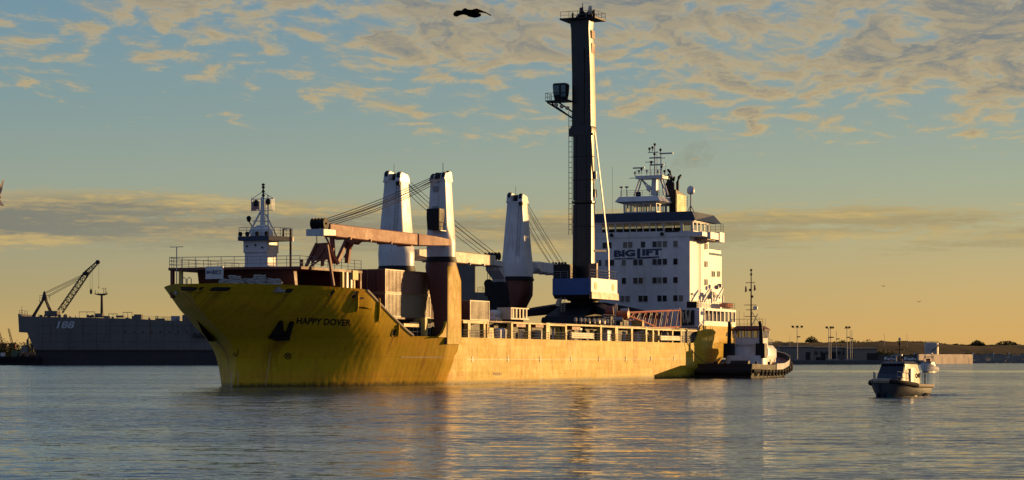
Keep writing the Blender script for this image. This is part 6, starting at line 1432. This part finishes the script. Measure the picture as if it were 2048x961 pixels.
# ------------------------------------------------------------------ land on both sides
GRASS = paint('dry_grass_bank', (0.19, 0.095, 0.022), .9, .85, (0.035, 0.034, 0.012), scale=.11, spec=.1)
TREE = paint('scrub_foliage', (0.05, 0.055, 0.02), .9, .5, (0.02, 0.025, 0.01), scale=.2, spec=.1)
ROCK = paint('rock_revetment', (0.12, 0.11, 0.09), .9, .6, (0.04, 0.04, 0.03), scale=.3, spec=.2)
ASPH = paint('yard_ground', (0.10, 0.09, 0.08), .9, .4, (0.05, 0.05, 0.04), scale=.05, spec=.2)
def Wp(px, py, Y): w = W(px, py, Y); return (w.x, w.y, w.z)
def build_land():
    # quay ground on the right
    m = MB(); Y0 = 925.0
    x0 = (1560-CX)/F*Y0; x1 = (1846-CX)/F*Y0
    m.box(-60, x1, Y0, 1500, -1.2, 1.5); m.build('shore_ground', ASPH, kind='structure', smooth=False)
    m = MB(); m.box(-61, x1+.3, Y0-.6, Y0, -1.2, 1.9); m.box(-61, x1+.4, Y0-.8, Y0-.6, .9, 1.3)
    q = m.build('quay_wall', paint('dark_concrete', (.13, .12, .105), .85, .5, (.05, .045, .04), streaks=.4, scale=.2), smooth=False); tag(q, 'long dark concrete quay wall along the far right shore', 'quay wall')
    # pier that runs away from us, its side catching the sun
    A = Vector((190.0, 1004.0, 0)); Bp = Vector((228.6, 1066.0, 0)); b = Bp.x; dd = (Bp-A).normalized(); nn = Vector((dd.y, -dd.x, 0))
    m = MB(); bk = [A-nn*30, A, Bp, Bp+Vector((-20, 300, 0)), A-nn*30+Vector((-20, 300, 0))]
    m.ring([[(p.x, p.y, -1.2) for p in bk], [(p.x, p.y, 4.2) for p in bk]]); m.build('shore_ground', ASPH, kind='structure', smooth=False)
    m = MB(); m.ring([[A, Bp, Bp+nn*.9, A+nn*.9], [A+Vector((0, 0, 4.6)), Bp+Vector((0, 0, 4.6)), Bp+nn*.9+Vector((0, 0, 4.6)), A+nn*.9+Vector((0, 0, 4.6))]])
    for k in range(4): c = A.lerp(Bp, (k+.7)/4)+nn*.7; m.ring([[c-dd*.3, c+dd*.3, c+dd*.3+nn*.25, c-dd*.3+nn*.25], [c-dd*.3+Vector((0, 0, 3.6)), c+dd*.3+Vector((0, 0, 3.6)), c+dd*.3+nn*.25+Vector((0, 0, 3.6)), c-dd*.3+nn*.25+Vector((0, 0, 3.6))]])
    m.v = [(p[0], p[1], p[2] if p[2] > .01 else -1.2) for p in m.v]
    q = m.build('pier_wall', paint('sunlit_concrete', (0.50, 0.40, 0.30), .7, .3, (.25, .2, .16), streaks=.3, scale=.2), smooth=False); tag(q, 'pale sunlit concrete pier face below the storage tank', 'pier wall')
    # rocky shore at far right
    rnd = random.Random(2)
    m = MB(); n = 220; rows = [(1110, -.4), (1114, .6), (1120, 1.4), (1132, 2.0), (1150, 2.6), (1172, 3.6), (1200, 4.6)]
    vs = []
    for (yy, zz) in rows:
        for i in range(n+1): vs.append((b-3+i*1.6, yy+rnd.uniform(-2, 2), zz+rnd.uniform(-.6, .7)))
    m.add(vs, [(r*(n+1)+i, r*(n+1)+i+1, (r+1)*(n+1)+i+1, (r+1)*(n+1)+i) for r in range(6) for i in range(n)]); m.build('shore_rocks', ROCK, kind='structure', smooth=False)
    # long grassy bank behind
    import mathutils.noise as mn
    m = MB(); xs = [60+i*2.6 for i in range(190)]; ys = [1180+j*16 for j in range(16)]
    def hz(x, y):
        px = CX+F*x/y; f = min(max((y-1180)/190, 0), 1)
        top = lerp_tab(px, [(1500, 686), (1620, 686), (1700, 686), (1760, 684), (1900, 688), (1960, 692), (2048, 690), (2200, 690)])
        ztop_ = EYE+(HY-top)*1370/F
        zz = 3.0+(ztop_-3.0)*(f*f*(3-2*f))
        return zz+1.1*mn.noise(Vector((x*.03, y*.03, 1)))*f+.35*mn.noise(Vector((x*.2, y*.2, 4)))
    vs = [(x, y, hz(x, y)) for y in ys for x in xs]; n = len(xs)
    m.add(vs, [(r*n+i, r*n+i+1, (r+1)*n+i+1, (r+1)*n+i) for r in range(len(ys)-1) for i in range(n-1)]); m.build('hill', GRASS, kind='structure')
    # scrub along the crest and foot of the bank, one mass
    m = MB()
    def bush(x, y, z, w, h, k):
        for _ in range(k):
            a = rnd.uniform(0, 6.28); r = w*rnd.random()**.6; zz = z+h*rnd.random()*(1-(r/w)**2*.7)
            c = Vector((x+r*math.cos(a), y+r*math.sin(a)*.6, zz)); s_ = rnd.uniform(.22, .55)
            d1 = Vector((rnd.uniform(-1, 1), rnd.uniform(-1, 1), rnd.uniform(-1, 1))).normalized()*s_; d2 = d1.cross(Vector((rnd.uniform(-1, 1), rnd.uniform(-1, 1), rnd.uniform(-1, 1)))).normalized()*s_*.8
            m.add([c-d1, c+d2, c+d1, c-d2], [(0, 1, 2, 3)])
    for i in range(210):
        px = rnd.uniform(1500, 2080); y = rnd.choice((1195, 1205, 1215, 1365)); x = (px-CX)/F*y
        hh = rnd.uniform(.7, 1.5)*(1.7 if (px < 1790 and rnd.random() < .4) else 1) if y > 1300 else rnd.uniform(1.0, 2.8)
        bush(x, y, hz(x, y)-.4, rnd.uniform(2.0, 5.5), hh, 75)
    for i in range(130):
        px = rnd.uniform(1470, 1790); y = rnd.uniform(1120, 1170); x = (px-CX)/F*y; tp = lerp_tab(px, [(1470, 690), (1560, 688), (1625, 689), (1700, 688), (1750, 693), (1790, 702)])
        bush(x, y, 1.4, rnd.uniform(3, 6), (EYE+(HY-tp)/F*y-1.6)*rnd.uniform(.7, 1.0), 85)
    for i in range(70):
        px = rnd.uniform(1770, 2080); y = 1188; x = (px-CX)/F*y; bush(x, y, hz(x, y)-.5, rnd.uniform(3, 6), rnd.uniform(.8, 2.2), 60)
    o = m.build('scrub', TREE, kind='stuff', smooth=False); o['label'] = 'low scrub growing over the far grassy bank'
    for px, w, h, lb in ((1623, 4, 4.2, 'dark bushy tree on the bank beyond the low sheds'), (1955, 5, 3.4, 'round dark tree on the crest of the bank at the right edge of the tank'), (2013, 7, 2.6, 'broad low tree on the crest nearest the right edge')):
        e = thing('tree', lb, 'tree', ((px-CX)/F*1375, 1375, hz((px-CX)/F*1375, 1370))); mm = m; m = MB(); bush(0, 0, .4, w, h, 520); m.build('crown', TREE, e, smooth=False)
        m = MB(); m.tube((0, 0, -1), (0, 0, h*.6), .25, 6, .1); m.build('trunk', RUST, e); m = mm
    # low sheds
    shed = paint('pale_shed_cladding', (0.24, 0.20, 0.15), .6, .3, (.16, .14, .12), streaks=.3, scale=.2); rf = paint('shed_roof', (.12, .10, .085), .6, .3)
    def building(px0, px1, pyt, pyb, Y, lb, wins=0, mt=shed, depth=14, doors=(), roofd=.6):
        a = (px0-CX)/F*Y; c = (px1-CX)/F*Y; z1 = EYE+(HY-pyt)/F*Y; z0 = 1.4
        e = thing('shed', lb, 'building', ((a+c)/2, Y, z0), 0); w = (c-a)/2; h = z1-z0
        m = MB(); m.box(-w, w, 0, depth, 0, h-.35); m.build('wall', mt, e, smooth=False)
        m = MB(); m.prism([(-.4, h-.35), (depth+.4, h-.35), (depth+.4, h-.1), (depth/2, h+roofd-.3), (-.4, h-.05)], 'x', -w-.3, w+.3); m.build('roof', rf, e, smooth=False)
        for k in range(wins):
            x = -w+2*w*(k+.5)/wins; m = MB(); m.box(x-.7, x+.7, -.06, .04, h*.45, h*.7); m.build('window', GLASSD, e, smooth=False)
        for f, dw in doors:
            x = -w+2*w*f; m = MB(); m.box(x-dw, x+dw, -.08, .04, 0, h*.62); m.build('door', DARK, e, smooth=False)
        return e
    building(1560, 1625, 693.5, 719, 960, 'pale windowless shed just right of the tug', 0, doors=((.86, 1.0),))
    building(1626, 1695, 695, 718, 985, 'long low shed with small windows behind the twin light poles', 6, doors=((.6, 1.6), (.3, 1.0)))
    building(1697, 1753, 697, 718, 972, 'flat grey shed with a dark open bay beside the pole cluster', 0, doors=((.86, 2.6), (.1, .9)))
    for px, w, lb in ((1779, 3.0, 'small white van parked past the end of the sheds'), (1820, 3.4, 'pale truck parked beside the pier wall'), (1640, 2.4, 'dark parked car below the first light pole group')):
        Y = 945; e = thing('parked_vehicle', lb, 'vehicle', ((px-CX)/F*Y, Y, 1.5), 0); m = MB()
        m.prism([(-w*.75, .45), (w*.75, .45), (w*.75, 1.1), (w*.45, 1.2), (w*.25, 1.8), (-w*.6, 1.85), (-w*.75, 1.2)], 'y', -.9, .9); m.build('body', WHITE if px != 1640 else BLACK, e)
        for x in (-w*.45, w*.45):
            m = MB(); m.disc((x, -.85, .4), (0, 1, 0), .4, .25, 12); m.build('wheel', RUBBER, e)
        m = MB(); m.box(-w*.5, w*.22, -.93, -.88, 1.25, 1.7); m.build('window', GLASSD, e, smooth=False)
    # lamp masts
    def lamp_mast(px, pyt, Y, heads, lb, r=.2, low=True, base=True):
        x = (px-CX)/F*Y; z1 = EYE+(HY-pyt)/F*Y; e = thing('lamp_mast', lb, 'lamp mast', (x, Y, 1.5), 0, 'lamp masts on the quay'); h = z1-1.5
        m = MB(); m.tube((0, 0, 0), (0, 0, h), r, 8, r*.7); m.build('pole', STEEL, e)
        if heads:
            wdt = max(abs(v) for v in heads)+.3; m = MB(); m.bar((-wdt, 0, h), (wdt, 0, h), .14); m.build('crossarm', BLACK, e)
            for hx in heads:
                m = MB(); m.ring([shape_ring(hx, -.2, .5, .5, h+.1, 3, 10), shape_ring(hx, -.2, 1.25, 1.0, h+.45, 3, 10), shape_ring(hx, -.2, 1.1, .9, h+.9, 3, 10)]); m.build('lamp_head', BLACK, e)
        if low:
            m = MB(); m.bar((-.3, 0, h*.72), (.9, 0, h*.72), .2); m.box(.2, 1.3, -.5, .5, h*.72-.1, h*.72+.35); m.build('lamp_head', BLACK, e)
        if base: m = MB(); m.box(-1.0, 1.0, -1.0, 1.0, 0, .9); m.build('footing', CONC, e, smooth=False)
    lamp_mast(1594.5, 656, 938, (-2.0, 0, 2.0), 'lamp mast with three wide-set lamps nearest the tug', .22)
    lamp_mast(1657.5, 657.5, 940, (-.9, .9), 'left pole of the twin-lamp pair in front of the long shed', .2)
    lamp_mast(1661.5, 657.5, 952, (0, .9), 'right pole of the twin-lamp pair in front of the long shed', .2)
    lamp_mast(1673, 662, 942, (), 'thin bare-topped pole with one low lamp between the two lamp groups', .13)
    lamp_mast(1694, 657.5, 940, (-.3, 1.0), 'left pole of the triple group, with lamps on top', .2)
    lamp_mast(1700.5, 661, 946, (), 'middle plain pole of the triple group', .16, True)
    lamp_mast(1704, 660, 952, (), 'right plain pole of the triple group', .16, False)
    for px, pyt, Y, lb in ((1769, 668, 1300, 'faint thin radio mast above the bank left of the storage tank'), (1814, 669, 1300, 'faint thin radio mast above the bank nearest the storage tank'), (1580, 670, 1200, 'thin lattice mast left of the three-lamp mast')):
        x = (px-CX)/F*Y; e = thing('radio_mast', lb, 'mast', (x, Y, 5)); m = MB(); m.tube((0, 0, 0), (0, 0, EYE+(HY-pyt)/F*Y-5), .18, 5, .08); m.build('mast_pole', STEEL, e); m = MB(); m.box(-.25, .25, -.25, .25, -1, .4); m.build('footing', CONC, e)
    # storage tank
    Y = 1160; x = (1863-CX)/F*Y; rad = 14/F*Y; z0 = 3.6; zt = EYE+(HY-687)/F*Y
    e = thing('storage_tank', 'round steel storage tank with one lit flank behind the pier wall', 'storage tank', (x, Y, z0))
    m = MB(); m.lathe([(rad, 0), (rad, zt-z0), (rad*.98, zt-z0+.15), (.2, zt-z0+.7)], n=40); m.build('tank_shell', paint('tank_paint', (.48, .42, .34), .45, .3, (.3, .2, .12), streaks=.3), e)
    m = MB(); m.rail([(rad*math.cos(a*.4), rad*math.sin(a*.4), zt-z0+.1) for a in range(17)], .9, 2, 2, .06); m.build('railing', STEEL, e)
    m = MB(); m.path([((rad+.35)*math.cos(R(-100+k*10)), (rad+.35)*math.sin(R(-100+k*10)), 3.0+k*.45) for k in range(9)], .22, 5); m.build('stair', BLACK, e)
    # low lights/bollards along the shore road
    for k, (px, py) in enumerate(((1829, 707), (1946, 709), (1987, 708), (2018, 709))):
        Y = 1150; e = thing('shore_marker', ('small white marker post left of the tank', 'small white marker post right of the pier', 'small white marker post on the rocky shore', 'small white marker post at the right edge of the shore')[k], 'marker post', ((px-CX)/F*Y, Y, 2.2)); m = MB(); m.tube((0, 0, 0), (0, 0, 2.6), .12, 6); m.build('post', WHITE, e); m = MB(); m.lathe([(.1, 2.5), (.4, 2.7), (.4, 3.1), (.1, 3.3)], n=8); m.build('marker_head', WHITE, e)
    # ---------------- left shore
    m = MB(); m.box(-420, -195, 1150, 1500, -1.2, 2.0); m.build('shore_ground', ASPH, kind='structure', smooth=False)
    m = MB()
    for i in range(150):
        px = rnd.uniform(-60, 70); y = rnd.uniform(1160, 1230); top = lerp_tab(px, [(-60, 676), (0, 673), (12, 672), (20, 678), (45, 674), (70, 676)])
        bush((px-CX)/F*y, y, 1.6, rnd.uniform(3, 6), (EYE+(HY-top)/F*y-2)*rnd.uniform(.6, 1.0), 90)
    o = m.build('treeline', TREE, kind='stuff', smooth=False); o['label'] = 'dark wood behind the quay at the left edge'
    Y = 1300
    for px0, py0, px1, py1, lb in ((25, 690, 17, 658, 'tiny lattice crane boom above the trees at the left'), (6, 690, -2, 664, 'tiny crane boom cut by the left edge')):
        a = Vector(Wp(px0, py0, Y)); c = Vector(Wp(px1, py1, Y)); e = thing('distant_crane', lb, 'crane', (a.x, Y, 2))
        m = MB(); m.truss(a, c, 1.1, .7, up=(0, 1, 0), bays=9, r=.09, rb=.05); m.build('lattice_boom', NDARK, e, off=(a.x, Y, 2)); m = MB(); m.box(a.x-2, a.x+2, Y-2, Y+2, 2, a.z+1); m.build('crane_cab', RUST, e, off=(a.x, Y, 2))
    # work barge by the naval ship's end
    Y = 868; X = lambda px: (px-CX)/F*Y; Z = lambda py: EYE+(HY-py)/F*Y; o = Vector((X(40), Y, 0))
    e = thing('work_barge', 'low dark work barge with tan net heap at the end of the naval ship', 'barge', o)
    def b(m, n, mt, **k): return m.build(n, mt, e, off=o, **k)
    m = MB(); m.prism([(X(-20), -1), (X(73), -1), (X(75), Z(716)), (X(68), Z(713)), (X(-20), Z(715))], 'y', Y, Y+9); b(m, 'hull', RUBBER, smooth=False)
    m = MB(); pts = [(X(38+30*f)+.0, Y+2+1.5*math.sin(f*40), Z(712)+(.9+.8*math.sin(f*9))*abs(math.sin(f*3.1))) for f in [i/40 for i in range(41)]]; m.path(pts, .6, 6); b(m, 'net_heap', CA_)
    m = MB(); m.disc((X(28), Y+2, Z(708)), (0, 1, 0), 1.4, 2, 16); b(m, 'deck_tank', paint('olive', (.08, .1, .05), .5)); m = MB(); m.ring([[(X(34), Y+3, Z(712)), (X(52), Y+3, Z(712)), (X(52), Y+7, Z(712)), (X(34), Y+7, Z(712))], [(X(40), Y+4, Z(692)), (X(48), Y+4, Z(692)), (X(48), Y+6, Z(692)), (X(40), Y+6, Z(692))]]); b(m, 'canvas_cover', NGREY, smooth=False)
    for k in range(7): m = MB(); m.torus((X(4+k*10), Y-.3, Z(719)), (0, 1, 0), .6, .25, 12, 5); b(m, 'tyre_fender', RUBBER)
    m = MB(); m.box(X(0), X(7), Y+1, Y+3, Z(713), Z(706)); b(m, 'deck_box', WHITE)
build_land()

# ------------------------------------------------------------------ birds
def build_birds():
    feather = paint('dark_plumage', (.004, .003, .003), 1.0, .0, (.005, .004, .004), scale=6, spec=0.0)
    Y = 60.0; k = Y/F
    c = W(938, 26, Y)
    e = thing('pelican', 'dark pelican gliding high beside the tall grey crane', 'bird', c)
    D = lambda px, py, dy=0: Vector(((px-938)*k, dy, (26-py)*k))
    m = MB()                                            # body, neck folded back, head, bill, tail: one surface
    m.path([D(962, 28.5, .1), D(958, 29.5, .1), D(952, 29.5, .05), D(945, 27.5), D(938, 26.5), D(933, 24.5, -.05), D(930, 23, -.1), D(927, 24, -.15), D(923, 26.5, -.2)], [.03, .055, .09, .11, .10, .075, .075, .05, .02], 10)
    body = m.build('body', feather, e, sharp=60)
    def wing(pts, name):
        m = MB(); vs = []; 
        for lead, trail, y in pts: vs += [D(*lead, y)+Vector((0, 0, .012)), D(*trail, y+.12), D(*lead, y)-Vector((0, 0, .012))]
        n = len(pts); fs = []
        for i in range(n-1):
            for j in range(3): a = i*3+j; b_ = i*3+(j+1) % 3; fs.append((a, b_, b_+3, a+3))
        fs += [(0, 1, 2), ((n-1)*3, (n-1)*3+2, (n-1)*3+1)]
        m.add(vs, fs); m.build(name, feather, e, sharp=60)
    wing([((941, 22), (952, 29), .0), ((946, 18), (955, 25), .15), ((953, 14), (959, 20.5), .35), ((961, 14.2), (966, 18), .6), ((970, 15.3), (972, 16.6), .85), ((981, 18.4), (980.5, 18.8), 1.1)], 'wing')
    wing([((936, 22.5), (934, 30), .0), ((926, 24.5), (927, 30.5), -.2), ((914, 26.5), (921, 34), -.4), ((909, 32), (917, 38), -.55), ((908, 37), (913, 39.5), -.6)], 'wing')
    for a, b_ in (((909.0, 34), (909.6, 40)), ((911.5, 36), (913.2, 41)), ((914.5, 36), (917.0, 39.6)), ((908.8, 34), (908, 37))):
        m = MB(); m.bar(D(*a, -.6), D(*b_, -.6), .03, .02); m.build('wing_feather', feather, e)
    # gull cut by the left edge
    Y = 45.0; k = Y/F; c = W(-12, 388, Y); e = thing('gull', 'orange-lit gull half out of the frame at the left edge', 'bird', c)
    gl = paint('sunlit_plumage', (.55, .42, .30), .8, .2)
    D2 = lambda px, py, dy=0: Vector(((px+12)*k, dy, (388-py)*k))
    m = MB(); m.path([D2(-30, 392), D2(-22, 390), D2(-12, 389), D2(-4, 391), D2(2, 396)], [.03, .07, .09, .06, .02], 10); m.build('body', gl, e)
    for pts in ([((-14, 386), (-4, 394)), ((-4, 378), (1, 387)), ((2, 369), (4, 376)), ((6, 358), (6.4, 360))], [((-10, 392), (-4, 398)), ((-6, 402), (0, 400)), ((-2, 410), (4, 408)), ((4, 413), (8, 411))]):
        m = MB(); vs = []
        for l_, t_ in pts: vs += [D2(*l_)+Vector((0, -.01, 0)), D2(*t_)+Vector((0, .05, 0)), D2(*l_)+Vector((0, .012, 0))]
        n = len(pts); fs = []
        for i in range(n-1):
            for j in range(3): a = i*3+j; b_ = i*3+(j+1) % 3; fs.append((a, b_, b_+3, a+3))
        fs += [(0, 1, 2), ((n-1)*3, (n-1)*3+2, (n-1)*3+1)]; m.add(vs, fs); m.build('wing', gl, e)
    # two far gulls
    for px, py, s_, lb in ((1767, 573, .55, 'tiny far gull, the higher of two over the right shore'), (1838, 604, .75, 'tiny far gull, the lower of two over the right shore')):
        Y = 300; c = W(px, py, Y); e = thing('gull', lb, 'bird', c)
        m = MB(); m.path([(-.15, .1, -.02), (0, 0, 0), (.15, -.1, .02)], [.015, .04, .015], 6); m.build('body', feather, e)
        for sd in (-1, 1): m = MB(); m.ring([[(sd*.02, -.08, 0), (sd*.02, .1, 0), (sd*.02, .1, .02)], [(sd*.3*s_, -.05, .12), (sd*.3*s_, .1, .12), (sd*.3*s_, .1, .14)], [(sd*.62*s_, .05, .04), (sd*.62*s_, .08, .04), (sd*.62*s_, .08, .05)]]); m.build('wing', feather, e)
build_birds()

# ------------------------------------------------------------------ smoke from the exhausts
def build_smoke():
    c = W(1375, 322, 366); m = MB(); m.lathe([(.3, -5.5), (2.2, -4), (3.5, 0), (4.5, 3.5), (1.2, 5.0)], n=16)
    a = W(1347, 352, 366); b = W(1420, 296, 372)
    m = MB(); m.path([a, a.lerp(b, .15)+Vector((-.6, 0, 1.0)), a.lerp(b, .45)+Vector((-.3, 0, 1.0)), a.lerp(b, .75), b], [.5, 1.3, 2.0, 2.6, 1.5], 14)
    mt = bpy.data.materials.new('exhaust_smoke'); mt.use_nodes = True; t = NT(mt.node_tree); t.n.clear()
    out = t.node('ShaderNodeOutputMaterial'); v = t.node('ShaderNodeVolumePrincipled'); v.inputs['Color'].default_value = (.42, .30, .16, 1)
    geo = t.node('ShaderNodeNewGeometry').outputs['Position']
    n = t.noise(geo, .55, 4, .6, 1.0)
    t.put(v.inputs['Density'], t.math('MULTIPLY', t.maprange(n, .42, .68, 0, 1, True), .075)); t.l.new(v.outputs[0], out.inputs['Volume'])
    o = m.build('smoke', mt, kind='stuff'); o['label'] = 'thin brown smoke drifting off the funnel'
build_smoke()
sc.cycles.volume_step_rate = 1.0
sc.cycles.max_bounces = 6; sc.cycles.diffuse_bounces = 3; sc.cycles.glossy_bounces = 3; sc.cycles.transparent_max_bounces = 12
